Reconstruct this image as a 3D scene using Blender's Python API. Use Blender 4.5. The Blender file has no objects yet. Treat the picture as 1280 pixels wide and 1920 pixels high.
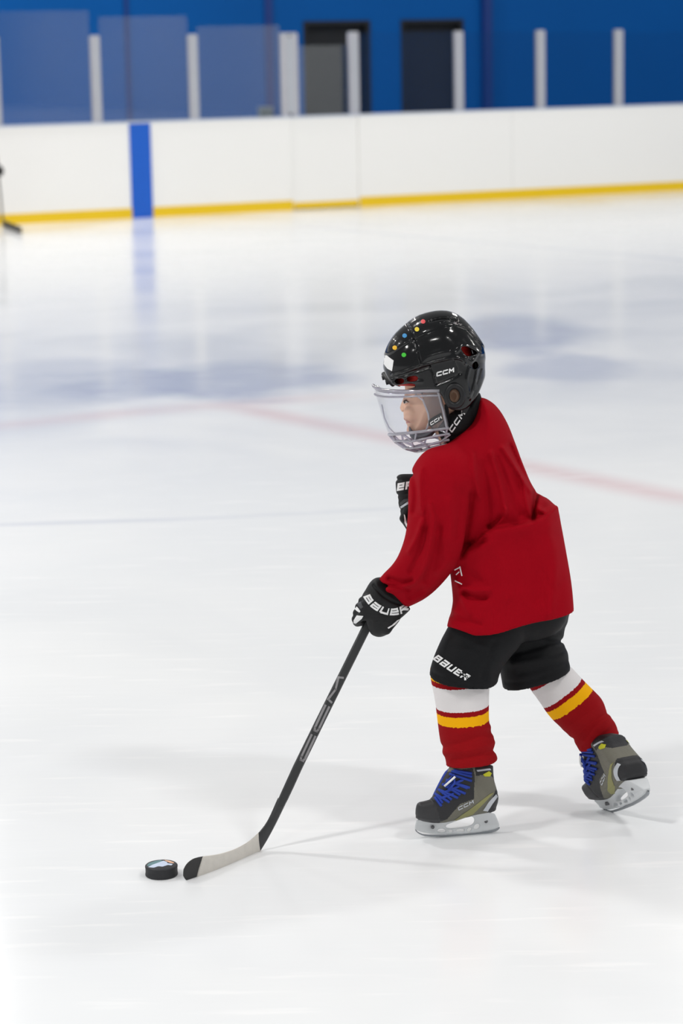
import bpy, math, random
import numpy as np
from mathutils import Vector, Matrix
from mathutils.bvhtree import BVHTree
from mathutils.geometry import delaunay_2d_cdt
random.seed(4)
SC = bpy.context.scene
COL = SC.collection

# ------------------------------------------------------------------ camera
FPX = 4600.0                       # focal length in pixels of the 1280x1920 frame
CAMZ = 1.905
PITCH = math.atan((960 - 83) / FPX)
ROLL = math.radians(1.07)
_F = np.array([0, math.cos(PITCH), -math.sin(PITCH)])
_U0 = np.array([0, math.sin(PITCH), math.cos(PITCH)])
_R0 = np.array([1.0, 0, 0])
_R = _R0 * math.cos(ROLL) - _U0 * math.sin(ROLL)
_U = _U0 * math.cos(ROLL) + _R0 * math.sin(ROLL)
CAMP = np.array([0, 0, CAMZ])

def ray(u, v):
    u = np.asarray(u, float); v = np.asarray(v, float)
    return (_F * FPX + (u[..., None] - 640) * _R - (v[..., None] - 960) * _U)

def K(u, v, Y):                    # point of the sight line (u, v) in the upright plane y = Y
    d = ray(u, v); return CAMP + d * (np.asarray(Y, float) / d[..., 1])[..., None]

def G(u, v, z=0.0):                # point of the sight line on the horizontal plane z
    d = ray(u, v); return CAMP + d * ((z - CAMZ) / d[..., 2])[..., None]

cd = bpy.data.cameras.new('camera'); cam = bpy.data.objects.new('camera', cd); COL.objects.link(cam)
cd.sensor_fit = 'VERTICAL'; cd.sensor_height = 36; cd.sensor_width = 24; cd.lens = FPX / 1920 * 36
cd.clip_start = 0.1; cd.clip_end = 200
m3 = Matrix(((_R[0], _U[0], -_F[0], 0), (_R[1], _U[1], -_F[1], 0), (_R[2], _U[2], -_F[2], CAMZ), (0, 0, 0, 1)))
cam.matrix_world = m3
SC.camera = cam
cd.dof.use_dof = True; cd.dof.focus_distance = 5.95; cd.dof.aperture_fstop = 3.9

# ------------------------------------------------------------------ light
SC.view_settings.view_transform = 'Standard'; SC.view_settings.look = 'None'
SC.view_settings.gamma = 1.0; SC.view_settings.use_curve_mapping = False
SC.view_settings.exposure = 0.24
wd = bpy.data.worlds.new('world'); SC.world = wd; wd.use_nodes = True
wd.node_tree.nodes['Background'].inputs[0].default_value = (0.97, 0.985, 1.0, 1)
wd.node_tree.nodes['Background'].inputs[1].default_value = 0.26
LAMP_W = 143.0
for iy in range(5):
    for ix in range(4):   # two double rows either side
        ld = bpy.data.lights.new('ceiling_and_fill_lamp', 'AREA'); ld.shape = 'RECTANGLE'; ld.size = 1.3; ld.size_y = 0.45
        ld.energy = LAMP_W * (1.65 if ix < 2 else 1.15) * (0.9, 1.25, 0.95, 0.9, 1.38)[iy]; ld.color = (1.0, 0.985, 0.965)
        lo = bpy.data.objects.new('ceiling_and_fill_lamp', ld); COL.objects.link(lo)
        lo.location = ((-14, -5, 5, 14)[ix], -6 + iy * 8.0, 8.2)

for lx, ly in ((25, 3), (29, -7), (33, -16)):  # fill lamps added to brighten the pale end wall mirrored in the glass
    ld = bpy.data.lights.new('ceiling_and_fill_lamp', 'AREA'); ld.shape = 'RECTANGLE'; ld.size = 3; ld.size_y = 1; ld.energy = 420
    lo = bpy.data.objects.new('ceiling_and_fill_lamp', ld); COL.objects.link(lo); lo.location = (lx, ly, 6.5)

# ------------------------------------------------------------------ materials
def srgb(r, g, b):
    f = lambda c: (c / 255 / 12.92) if c / 255 <= 0.04045 else ((c / 255 + 0.055) / 1.055) ** 2.4
    return (f(r), f(g), f(b), 1)

class NT:
    def __init__(s, name):
        s.m = bpy.data.materials.new(name); s.m.use_nodes = True; s.t = s.m.node_tree
        s.b = s.t.nodes['Principled BSDF']; s.out = s.t.nodes['Material Output']
    def n(s, typ, **kw):
        x = s.t.nodes.new(typ)
        for k, v in kw.items(): setattr(x, k, v)
        return x
    def l(s, a, b): s.t.links.new(a, b)
    def math(s, op, a, b=None, c=None):
        x = s.n('ShaderNodeMath', operation=op)
        for i, q in enumerate((a, b, c)):
            if q is None: continue
            if isinstance(q, (int, float)): x.inputs[i].default_value = q
            else: s.l(q, x.inputs[i])
        return x.outputs[0]
    def mix(s, fac, a, b):
        x = s.n('ShaderNodeMix', data_type='RGBA')
        for sock, q in ((x.inputs[0], fac), (x.inputs[6], a), (x.inputs[7], b)):
            if isinstance(q, (int, float)): sock.default_value = q
            elif isinstance(q, tuple): sock.default_value = q
            else: s.l(q, sock)
        return x.outputs[2]

def mat(name, col, rough=0.5, bump=0.0, bscale=200, var=0.06, vscale=8, spec=0.5, metal=0, coat=0, sheen=0):
    k = NT(name); b = k.b
    b.inputs['Roughness'].default_value = rough; b.inputs['Specular IOR Level'].default_value = spec
    b.inputs['Metallic'].default_value = metal; b.inputs['Coat Weight'].default_value = coat
    b.inputs['Coat Roughness'].default_value = 0.04
    if sheen: b.inputs['Sheen Weight'].default_value = sheen; b.inputs['Sheen Roughness'].default_value = 0.5
    tc = k.n('ShaderNodeTexCoord'); nz = k.n('ShaderNodeTexNoise'); nz.inputs['Scale'].default_value = vscale
    nz.inputs['Detail'].default_value = 4
    k.l(tc.outputs['Object'], nz.inputs['Vector'])
    lo = tuple(c * (1 - var) for c in col[:3]) + (1,); hi = tuple(min(1, c * (1 + var)) for c in col[:3]) + (1,)
    k.l(k.mix(nz.outputs[0], lo, hi), b.inputs['Base Color'])
    if bump:
        n2 = k.n('ShaderNodeTexNoise'); n2.inputs['Scale'].default_value = bscale; n2.inputs['Detail'].default_value = 3
        k.l(tc.outputs['Object'], n2.inputs['Vector'])
        bp = k.n('ShaderNodeBump'); bp.inputs['Strength'].default_value = bump; bp.inputs['Distance'].default_value = 0.002
        k.l(n2.outputs[0], bp.inputs['Height']); k.l(bp.outputs[0], b.inputs['Normal'])
    return k.m

def clear_mat(name, tint, refl=0.04, rough=0.02, body=0.0, bodycol=(0.8, 0.8, 0.85, 1), ior=1.5, cap=1.0):
    k = NT(name); k.t.nodes.remove(k.b)
    tr = k.n('ShaderNodeBsdfTransparent'); tr.inputs[0].default_value = tint
    gl = k.n('ShaderNodeBsdfGlossy'); gl.inputs['Roughness'].default_value = rough
    fr = k.n('ShaderNodeFresnel'); fr.inputs[0].default_value = ior
    fac = k.math('MINIMUM', k.math('ADD', fr.outputs[0], refl - 0.04), cap)
    mx = k.n('ShaderNodeMixShader'); k.l(fac, mx.inputs[0]); k.l(tr.outputs[0], mx.inputs[1]); k.l(gl.outputs[0], mx.inputs[2])
    o = mx.outputs[0]
    if body:
        df = k.n('ShaderNodeBsdfDiffuse'); df.inputs[0].default_value = bodycol
        m2 = k.n('ShaderNodeMixShader'); m2.inputs[0].default_value = body
        k.l(o, m2.inputs[1]); k.l(df.outputs[0], m2.inputs[2]); o = m2.outputs[0]
    k.l(o, k.out.inputs[0])
    return k.m

M = {}
M['jersey'] = mat('red_knit', srgb(152, 0, 20), 0.85, 0.35, 900, 0.05, 14, 0.1)
M['shorts'] = mat('black_nylon', srgb(11, 12, 15), 0.65, 0.3, 500, 0.15, 20, 0.22)
M['helmet'] = mat('gloss_black_shell', srgb(9, 10, 12), 0.13, 0, 1, 0.05, 6, 0.42, coat=0.15)
M['rubber'] = mat('matt_black_plastic', srgb(20, 21, 23), 0.45, 0.1, 300, 0.1, 20, 0.4)
M['blackcloth'] = mat('black_cloth', srgb(20, 22, 24), 0.8, 0.5, 700, 0.15, 20, 0.25)
M['glove'] = mat('glove_black_fabric', srgb(12, 13, 15), 0.65, 0.4, 500, 0.15, 30, 0.4)
M['white'] = mat('white_print', srgb(235, 235, 235), 0.5)
M['redliner'] = mat('red_foam_liner', srgb(215, 40, 34), 0.6)
M['skin'] = mat('skin', srgb(236, 192, 164), 0.5, 0.05, 300, 0.05, 18, 0.35)
M['skin'].node_tree.nodes['Principled BSDF'].inputs['Subsurface Weight'].default_value = 0.12
M['skin'].node_tree.nodes['Principled BSDF'].inputs['Subsurface Radius'].default_value = (0.012, 0.005, 0.003)
M['lip'] = mat('lip', srgb(196, 112, 98), 0.45)
M['hair'] = mat('dark_brown_hair', srgb(60, 36, 22), 0.5)
M['eyewhite'] = mat('eye_white', srgb(225, 220, 215), 0.3)
M['iris'] = mat('dark_iris', srgb(40, 24, 16), 0.2)
M['tag'] = mat('dark_grey_plastic', srgb(55, 56, 58), 0.4)
M['chin'] = mat('grey_chin_cup', srgb(92, 96, 104), 0.6)
M['boot'] = mat('olive_grey_boot', srgb(108, 106, 94), 0.55, 0.4, 400, 0.12, 40)
M['toe'] = mat('black_toe_cap', srgb(46, 46, 48), 0.5, 0.1, 300, 0.1, 20)
M['bootblack'] = mat('black_boot_synthetic', srgb(30, 30, 33), 0.5, 0.3, 400)
M['lace'] = mat('blue_lace', srgb(28, 60, 160), 0.7, 0.5, 700)
M['silver'] = mat('silver_trim', srgb(190, 194, 200), 0.35, metal=0.3)
M['yellow'] = mat('lime_yellow_trim', srgb(190, 190, 30), 0.5)
M['olive'] = mat('olive_trim', srgb(140, 138, 88), 0.5)
M['holder'] = mat('pale_grey_holder', srgb(205, 208, 210), 0.4, 0, 1, 0.06, 40)
M['steel'] = mat('steel_runner', srgb(150, 154, 158), 0.25, metal=0.9)
M['darksteel'] = mat('dark_bolt', srgb(95, 95, 98), 0.4)
M['shaft'] = mat('dark_composite_shaft', srgb(48, 49, 50), 0.38, 0.05, 300, 0.18, 30)
M['shaftgrey'] = mat('grey_shaft_print', srgb(138, 136, 138), 0.45)
M['tape'] = mat('white_cloth_tape', srgb(212, 208, 200), 0.85, 0.5, 500, 0.08, 60)
M['toetape'] = mat('black_blade_toe', srgb(52, 52, 52), 0.8, 0.3, 500)
M['puck'] = mat('black_rubber_puck', srgb(33, 34, 37), 0.6, 0.4, 500)
M['puckart'] = mat('pale_blue_puck_print', srgb(196, 208, 228), 0.5, 0, 1, 0.1, 60)
M['puckteal'] = mat('teal_puck_print', srgb(90, 128, 132), 0.5)
M['puckorange'] = mat('orange_puck_print', srgb(232, 184, 150), 0.5)
for nm, c in (('st_red', (214, 60, 66)), ('st_yellow', (226, 200, 40)), ('st_blue', (36, 132, 190)), ('st_green', (60, 190, 50)), ('st_orange', (232, 180, 30))):
    M[nm] = mat(nm, srgb(*c), 0.4)
M['visor'] = clear_mat('clear_visor', (0.975, 0.975, 0.985, 1), 0.04, 0.03, 0.012, (0.9, 0.9, 0.95, 1), 1.16, 0.18)
M['visorbar'] = clear_mat('clear_thick_plastic', (0.74, 0.72, 0.82, 1), 0.16, 0.08, 0.22, (0.92, 0.92, 1.0, 1))
M['smoke'] = clear_mat('smoked_plastic', (0.74, 0.74, 0.76, 1), 0.05, 0.12, 0.10, (0.6, 0.6, 0.63, 1), 1.25)
M['sheet'] = clear_mat('rink_glass', (0.93, 0.95, 0.96, 1), 0.055, 0.0)
M['board'] = mat('white_board_plastic', srgb(249, 248, 244), 0.35, 0, 1, 0.012, 0.7)
M['boardcap'] = mat('pale_blue_board_cap', srgb(205, 212, 226), 0.4)
M['kick'] = mat('yellow_kickplate', srgb(240, 200, 0), 0.5, 0, 1, 0.03, 3)
M['stripe'] = mat('blue_board_stripe', srgb(0, 92, 200), 0.4)
M['seam'] = mat('panel_seam', srgb(226, 226, 223), 0.5)
M['post'] = mat('aluminium_post', srgb(188, 188, 194), 0.5, 0, 1, 0.05, 5, metal=0.1)
M['bluewall'] = mat('blue_painted_wall', srgb(0, 86, 160), 0.6, 0, 1, 0.10, 0.5, spec=0.15)
M['bluedark'] = mat('deep_blue_wall_trim', srgb(8, 52, 124), 0.5)
M['palewall'] = mat('pale_upper_wall', srgb(222, 224, 226), 0.8)
M['doordark'] = mat('dark_doorway', srgb(24, 26, 30), 0.7)
M['boxgrey'] = mat('grey_green_container', srgb(140, 150, 150), 0.6)
M['pinkcloth'] = mat('pink_cloth', srgb(190, 120, 120), 0.8)

def sock_mat(name):
    k = NT(name); at = k.n('ShaderNodeAttribute', attribute_name='t')
    cr = k.n('ShaderNodeValToRGB'); cr.color_ramp.interpolation = 'CONSTANT'
    mar = srgb(146, 10, 18); yel = srgb(246, 178, 10); wht = srgb(226, 222, 222)
    e = cr.color_ramp.elements
    e[0].position = 0; e[0].color = yel; e[1].position = 0.1; e[1].color = mar
    for p, c in ((0.15, wht), (0.38, mar), (0.43, yel), (0.53, mar)):
        x = e.new(p); x.color = c
    nz = k.n('ShaderNodeTexNoise'); nz.inputs['Scale'].default_value = 160; tc = k.n('ShaderNodeTexCoord')
    k.l(tc.outputs['Object'], nz.inputs['Vector'])
    k.l(k.math('ADD', at.outputs['Fac'], k.math('MULTIPLY', k.math('SUBTRACT', nz.outputs[0], 0.5), 0.025)), cr.inputs[0])
    k.l(cr.outputs[0], k.b.inputs['Base Color']); k.b.inputs['Roughness'].default_value = 0.9
    k.b.inputs['Specular IOR Level'].default_value = 0.15
    n2 = k.n('ShaderNodeTexNoise'); n2.inputs['Scale'].default_value = 700; k.l(tc.outputs['Object'], n2.inputs['Vector'])
    bp = k.n('ShaderNodeBump'); bp.inputs['Strength'].default_value = 0.5; bp.inputs['Distance'].default_value = 0.002
    k.l(n2.outputs[0], bp.inputs['Height']); k.l(bp.outputs[0], k.b.inputs['Normal'])
    return k.m
M['sock'] = sock_mat('striped_hockey_sock')

# ------------------------------------------------------------------ object helpers
def link_mesh(name, verts, faces, material, parent=None, smooth=True, attr=None):
    me = bpy.data.meshes.new(name)
    org = Vector(parent_origin(parent)) if parent else Vector((0, 0, 0))
    V = np.asarray(verts, float) - np.array(org)
    me.from_pydata(V.tolist(), [], [tuple(int(i) for i in f) for f in faces]); me.validate(); me.update()
    if smooth: me.shade_smooth()
    me.materials.append(M[material] if isinstance(material, str) else material)
    if attr is not None and len(attr) == len(me.vertices):
        a = me.attributes.new('t', 'FLOAT', 'POINT'); a.data.foreach_set('value', np.asarray(attr, np.float32))
    o = bpy.data.objects.new(name, me); COL.objects.link(o)
    if parent: o.parent = parent
    return o

def parent_origin(p):
    x = Vector((0, 0, 0))
    while p is not None: x += p.location; p = p.parent
    return x

def props(o, label=None, cat=None, group=None, kind=None):
    for k, v in (('label', label), ('category', cat), ('group', group), ('kind', kind)):
        if v: o[k] = v
    return o

def empty(name, loc):
    o = bpy.data.objects.new(name, None); COL.objects.link(o); o.location = Vector([float(c) for c in loc]); o.empty_display_size = 0.1
    return o

class MB:
    def __init__(s): s.v = []; s.f = []
    def add(s, v, f):
        n = len(s.v); s.v += [tuple(map(float, p)) for p in v]; s.f += [tuple(n + i for i in q) for q in f]
    def box(s, c, ax, ay, az, hx, hy, hz):
        c, ax, ay, az = map(lambda q: np.array(q, float), (c, ax, ay, az)); pts = []
        for i in (-1, 1):
            for j in (-1, 1):
                for k in (-1, 1): pts.append(c + ax * hx * i + ay * hy * j + az * hz * k)
        s.add(pts, [(0, 1, 3, 2), (4, 6, 7, 5), (0, 4, 5, 1), (2, 3, 7, 6), (0, 2, 6, 4), (1, 5, 7, 3)])
    def tube(s, pts, r, n=10, closed=False):
        pts = [np.array(p, float) for p in pts]; N = len(pts); rr = r if hasattr(r, '__len__') else [r] * N
        rings = []; prev = None
        for i in range(N):
            a = pts[(i - 1) % N] if closed or i > 0 else pts[0]; b = pts[(i + 1) % N] if closed or i < N - 1 else pts[-1]
            t = b - a; t /= (np.linalg.norm(t) + 1e-9)
            if prev is None:
                x = np.cross(t, [0.31, 0.2, 1.0]); x /= np.linalg.norm(x)
            else:
                x = prev - t * prev.dot(t); x /= (np.linalg.norm(x) + 1e-9)
            prev = x; y = np.cross(t, x)
            rings.append([pts[i] + rr[i] * (math.cos(q) * x + math.sin(q) * y) for q in np.linspace(0, 2 * math.pi, n, endpoint=False)])
        v = [p for g in rings for p in g]; f = []
        for i in range(N if closed else N - 1):
            j = (i + 1) % N
            for q in range(n): f.append((i * n + q, i * n + (q + 1) % n, j * n + (q + 1) % n, j * n + q))
        if not closed: f += [tuple(range(n))[::-1], tuple((N - 1) * n + q for q in range(n))]
        s.add(v, f)
    def build(s, name, material, parent=None, smooth=False): return link_mesh(name, s.v, s.f, material, parent, smooth)

# ------------------------------------------------------------------ sculpting on a grid (surface nets)
def chaikin(P, it=2, closed=True):
    P = np.array(P, float)
    for _ in range(it):
        if closed:
            Q = np.roll(P, -1, 0); P = np.stack([P * .75 + Q * .25, P * .25 + Q * .75], 1).reshape(-1, 2)
        else:
            Q = P[1:]; A = P[:-1]; R = np.stack([A * .75 + Q * .25, A * .25 + Q * .75], 1).reshape(-1, P.shape[1])
            P = np.vstack([P[:1], R, P[-1:]])
    return P

def poly_sd(P, U, V, closed=True):
    P = np.asarray(P, float); d = np.full(U.shape, 1e12); s = np.ones(U.shape); N = len(P)
    for i in range(N if closed else N - 1):
        a = P[i]; b = P[(i + 1) % N]; e = b - a; L = e.dot(e) + 1e-12
        wx = U - a[0]; wy = V - a[1]; t = np.clip((wx * e[0] + wy * e[1]) / L, 0, 1)
        d = np.minimum(d, (wx - e[0] * t) ** 2 + (wy - e[1] * t) ** 2)
        if closed:
            c1 = V >= a[1]; c2 = V < b[1]; c3 = e[0] * wy > e[1] * wx
            s = np.where((c1 & c2 & c3) | (~c1 & ~c2 & ~c3), -s, s)
    return np.sqrt(d) * (s if closed else 1)

class Grid:
    def __init__(s, u0, u1, v0, v1, w0, w1, h):
        s.o = (u0, v0, w0); s.h = h
        s.u = np.arange(u0, u1, h, dtype=np.float32); s.v = np.arange(v0, v1, h, dtype=np.float32); s.w = np.arange(w0, w1, h, dtype=np.float32)
        s.U, s.V = np.meshgrid(s.u, s.v, indexing='ij'); s.W = s.w[None, None, :]
        s.U3 = s.U[:, :, None]; s.V3 = s.V[:, :, None]
    def inflate(s, P, r, b=None, wc=0.0, sm=2):
        d2 = poly_sd(chaikin(P, sm) if sm else P, s.U, s.V).astype(np.float32)
        r2 = r if np.isscalar(r) else r.astype(np.float32)
        b2 = r2 if b is None else b
        c = wc if np.isscalar(wc) else wc[:, :, None].astype(np.float32)
        rr = r2 if np.isscalar(r2) else r2[:, :, None]; bb = b2 if np.isscalar(b2) else b2[:, :, None]
        return np.sqrt(np.maximum(d2[:, :, None] + rr, 0) ** 2 + np.maximum(np.abs(s.W - c) - (bb - rr), 0) ** 2) - rr
    def cap(s, a, b, ra, rb):          # tapering capsule
        a = np.array(a, float); b = np.array(b, float); e = b - a; L = e.dot(e)
        x = s.U3 - a[0]; y = s.V3 - a[1]; z = s.W - a[2]
        t = np.clip((x * e[0] + y * e[1] + z * e[2]) / L, 0, 1).astype(np.float32)
        return np.sqrt((x - e[0] * t) ** 2 + (y - e[1] * t) ** 2 + (z - e[2] * t) ** 2) - (ra + (rb - ra) * t)
    def ell(s, c, r):
        q = np.sqrt(((s.U3 - c[0]) / r[0]) ** 2 + ((s.V3 - c[1]) / r[1]) ** 2 + ((s.W - c[2]) / r[2]) ** 2)
        return (q - 1) * min(r)
    def ridge(s, P, A, wd, sm=2):      # fold along a line, A>0 raised
        d = poly_sd(chaikin(P, sm, False), s.U, s.V, False)
        return A * np.exp(-(d / wd) ** 2)
    def mesh(s, f, smooth=2):
        f = f.astype(np.float32); n = f.shape
        ins = f < 0
        pos = [np.zeros(tuple(k - 1 for k in n), np.float32) for _ in range(3)]; cnt = np.zeros(tuple(k - 1 for k in n), np.float32)
        sl = lambda a, o: a[o[0]:n[0] - 1 + o[0], o[1]:n[1] - 1 + o[1], o[2]:n[2] - 1 + o[2]]
        for ax in range(3):
            ot = [k for k in range(3) if k != ax]
            for i in (0, 1):
                for j in (0, 1):
                    o0 = [0, 0, 0]; o0[ot[0]] = i; o0[ot[1]] = j; o1 = list(o0); o1[ax] = 1
                    a = sl(f, o0); b = sl(f, o1); m = sl(ins, o0) != sl(ins, o1)
                    t = np.where(m, a / np.where(m, a - b, 1), 0)
                    cnt += m
                    for k in range(3):
                        pos[k] += np.where(m, (t if k == ax else o0[k]), 0)
        act = cnt > 0; idx = np.full(act.shape, -1, np.int64); ids = np.argwhere(act); idx[act] = np.arange(len(ids))
        Vx = np.stack([pos[k][act] / cnt[act] + ids[:, k] for k in range(3)], 1) * s.h + np.array(s.o)
        F = []
        for ax in range(3):
            b, c = [(1, 2), (2, 0), (0, 1)][ax]
            A0 = [slice(None)] * 3; A1 = [slice(None)] * 3; A0[ax] = slice(0, n[ax] - 1); A1[ax] = slice(1, n[ax])
            e = ins[tuple(A0)] != ins[tuple(A1)]
            L = np.argwhere(e); L = L[(L[:, b] > 0) & (L[:, c] > 0) & (L[:, b] < n[b] - 1) & (L[:, c] < n[c] - 1)]
            if not len(L): continue
            q = []
            for (db, dc) in ((-1, -1), (0, -1), (0, 0), (-1, 0)):
                P = L.copy(); P[:, b] += db; P[:, c] += dc; q.append(idx[P[:, 0], P[:, 1], P[:, 2]])
            q = np.stack(q, 1); st = ins[L[:, 0], L[:, 1], L[:, 2]]
            q[~st] = q[~st][:, ::-1]; F.append(q)
        F = np.vstack(F)
        # light relaxing
        for _ in range(smooth):
            acc = np.zeros_like(Vx); c = np.zeros(len(Vx))
            for a in range(4):
                i = F[:, a]; j = F[:, (a + 1) % 4]
                for k in range(3):
                    acc[:, k] += np.bincount(i, Vx[j, k], len(Vx)) + np.bincount(j, Vx[i, k], len(Vx))
                c += np.bincount(i, minlength=len(Vx)) + np.bincount(j, minlength=len(Vx))
            Vx = Vx * 0.5 + 0.5 * acc / np.maximum(c, 1)[:, None]
        return Vx, F

def smin(a, b, k):
    h = np.clip(0.5 + 0.5 * (b - a) / k, 0, 1); return b + (a - b) * h - k * h * (1 - h)
def smax(a, b, k): return -smin(-a, -b, k)

# the skater's own space: u, v in picture pixels, w in the same unit away from the camera
PXM = 775.0
FOOT_L = G(842, 1567.5); FOOT_R = G(1152, 1524)
Y0 = float((FOOT_L[1] + FOOT_R[1]) / 2)
def UW(P):
    P = np.asarray(P, float); return K(P[..., 0], P[..., 1], Y0 + P[..., 2] / PXM)
wL = float((FOOT_L[1] - Y0) * PXM); wR = float((FOOT_R[1] - Y0) * PXM)

def tri_bvh(V, F): return BVHTree.FromPolygons([tuple(p) for p in V], [tuple(int(i) for i in f) for f in F])

def drape(bvh, pts2, faces, lift=0.8, side=-1, snap=False):
    """lay flat shapes drawn in (u,v) on the surface facing the camera"""
    out = []; ok = []
    for (a, b) in pts2:
        h = bvh.ray_cast(Vector((a, b, side * 900)), Vector((0, 0, -side)))
        if h[0] is None and snap: h = bvh.find_nearest(Vector((a, b, side * 18.0 + snap)))
        if h[0] is None: out.append((a, b, 0)); ok.append(False)
        else:
            n = h[1]; n = n if n.z * side > 0 else -n
            p = h[0] + n * lift; out.append(tuple(p)); ok.append(snap is not False or abs(n.z) > 0.08)
    return out, [f for f in faces if all(ok[i] for i in f)]

def fill(poly, step=3.0, sm=0):
    P = chaikin(poly, sm) if sm else np.array(poly, float)
    bd = []
    for i in range(len(P)):
        a = P[i]; b = P[(i + 1) % len(P)]; n = max(1, int(np.linalg.norm(b - a) / step))
        for k in range(n): bd.append(a + (b - a) * k / n)
    bd = np.array(bd); lo = bd.min(0); hi = bd.max(0)
    gx, gy = np.meshgrid(np.arange(lo[0] + step / 2, hi[0], step), np.arange(lo[1] + step / 2, hi[1], step), indexing='ij')
    sd = poly_sd(bd, gx, gy); ii = sd < -step * 0.4
    pts = [tuple(p) for p in bd] + list(zip(gx[ii], gy[ii])); N = len(bd)
    r = delaunay_2d_cdt([Vector(p) for p in pts], [], [list(range(N))], 1, 1e-5)
    return [tuple(p) for p in r[0]], [tuple(f) for f in r[2]]

GL = {'C': [[(1, 1), (0.12, 1), (0, .85), (0, .15), (0.12, 0), (1, 0)]], 'M': [[(0, 0), (0.05, 1), (.5, .4), (.95, 1), (1, 0)]],
      'B': [[(0, 0), (0, 1), (.9, 1), (.95, .55), (0, .5)], [(.95, .5), (1, 0), (0, 0)]],
      'A': [[(0, 1), (1, 1), (1, 0), (0, 0), (0, .5), (1, .5)]], 'U': [[(0, 1), (0, .1), (.15, 0), (1, 0), (1, 1)]],
      'E': [[(1, 0), (0, 0), (0, 1), (1, 1), (1, .5), (0, .5)]], 'R': [[(0, 0), (0, 1), (1, 1), (1, .5), (0, .5)], [(.45, .5), (1, 0)]],
      'S': [[(1, 1), (0, 1), (0, .5), (1, .5), (1, 0), (0, 0)]]}
def lettering(txt, path, height, gap=0.35, stroke=0.24, shear=0.3, step=1.2, flip=1):
    """blocky italic capitals set along a path; returns flat quads"""
    P = chaikin(path, 2, False) if len(path) > 2 else np.array(path, float)
    seg = np.linalg.norm(np.diff(P, axis=0), axis=1); cum = np.concatenate([[0], np.cumsum(seg)]); L = cum[-1]
    n = len(txt); cw = L / (n + gap * (n - 1)); st = stroke * height
    def at(x, y):
        x = x + shear * y
        k = int(np.clip(np.searchsorted(cum, x) - 1, 0, len(seg) - 1)); t = (P[k + 1] - P[k]) / seg[k]
        nrm = np.array([t[1], -t[0]]) * flip
        return P[k] + t * (x - cum[k]) + nrm * y
    v = []; f = []
    for i, ch in enumerate(txt):
        if ch == ' ': continue
        for pl in GL[ch]:
            q = [np.array([i * cw * (1 + gap) + st / 2 + a * (cw - st), st / 2 + b * (height - st)]) for a, b in pl]
            for a, b in zip(q[:-1], q[1:]):
                e = b - a; l = np.linalg.norm(e); e = e / l; a2 = a - e * st * .49; b2 = b + e * st * .49; nn = np.array([-e[1], e[0]]) * st / 2
                m = max(1, int((l + st) / step))
                for k in range(m + 1):
                    c = a2 + (b2 - a2) * k / m
                    for s_ in (-1, 0, 1): v.append(tuple(at(*(c + nn * s_))))
                    if k:
                        o = len(v) - 6; f += [(o, o + 1, o + 4, o + 3), (o + 1, o + 2, o + 5, o + 4)]
    return v, f

def print_on(bvh, vf, name, material, parent, lift=0.6, to=UW):
    v, f = drape(bvh, vf[0], vf[1], lift)
    return link_mesh(name, to(np.array(v)), f, material, parent, True)

# ================================================================== THE RINK
# ---- boards run away to the right
BL = G(0, 422)[:2]; BR = G(1280, 357)[:2]
BD = (BR - BL) / np.linalg.norm(BR - BL); BN = np.array([BD[1], -BD[0]])        # BN points to the ice / camera
def bpt(px):                      # foot of the boards seen at column px
    lo, hi = -40.0, 60.0
    for _ in range(50):
        mid = (lo + hi) / 2; p = BL + BD * mid; q = np.array([p[0], p[1], 0.1]) - CAMP
        x = 640 + FPX * q.dot(_R) / q.dot(_F)
        if x < px: lo = mid
        else: hi = mid
    return lo
def B3(s, off, z): p = BL + BD * s - BN * off; return np.array([p[0], p[1], z])   # s along, off behind the ice face
bx3 = np.array([BD[0], BD[1], 0]); bn3 = np.array([BN[0], BN[1], 0]); ZUP = np.array([0, 0, 1.0])
BH = 1.07
def slab(mb, s0, s1, off0, off1, z0, z1):
    mb.box(B3((s0 + s1) / 2, (off0 + off1) / 2, (z0 + z1) / 2), bx3, bn3, ZUP, (s1 - s0) / 2, abs(off1 - off0) / 2, (z1 - z0) / 2)

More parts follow.
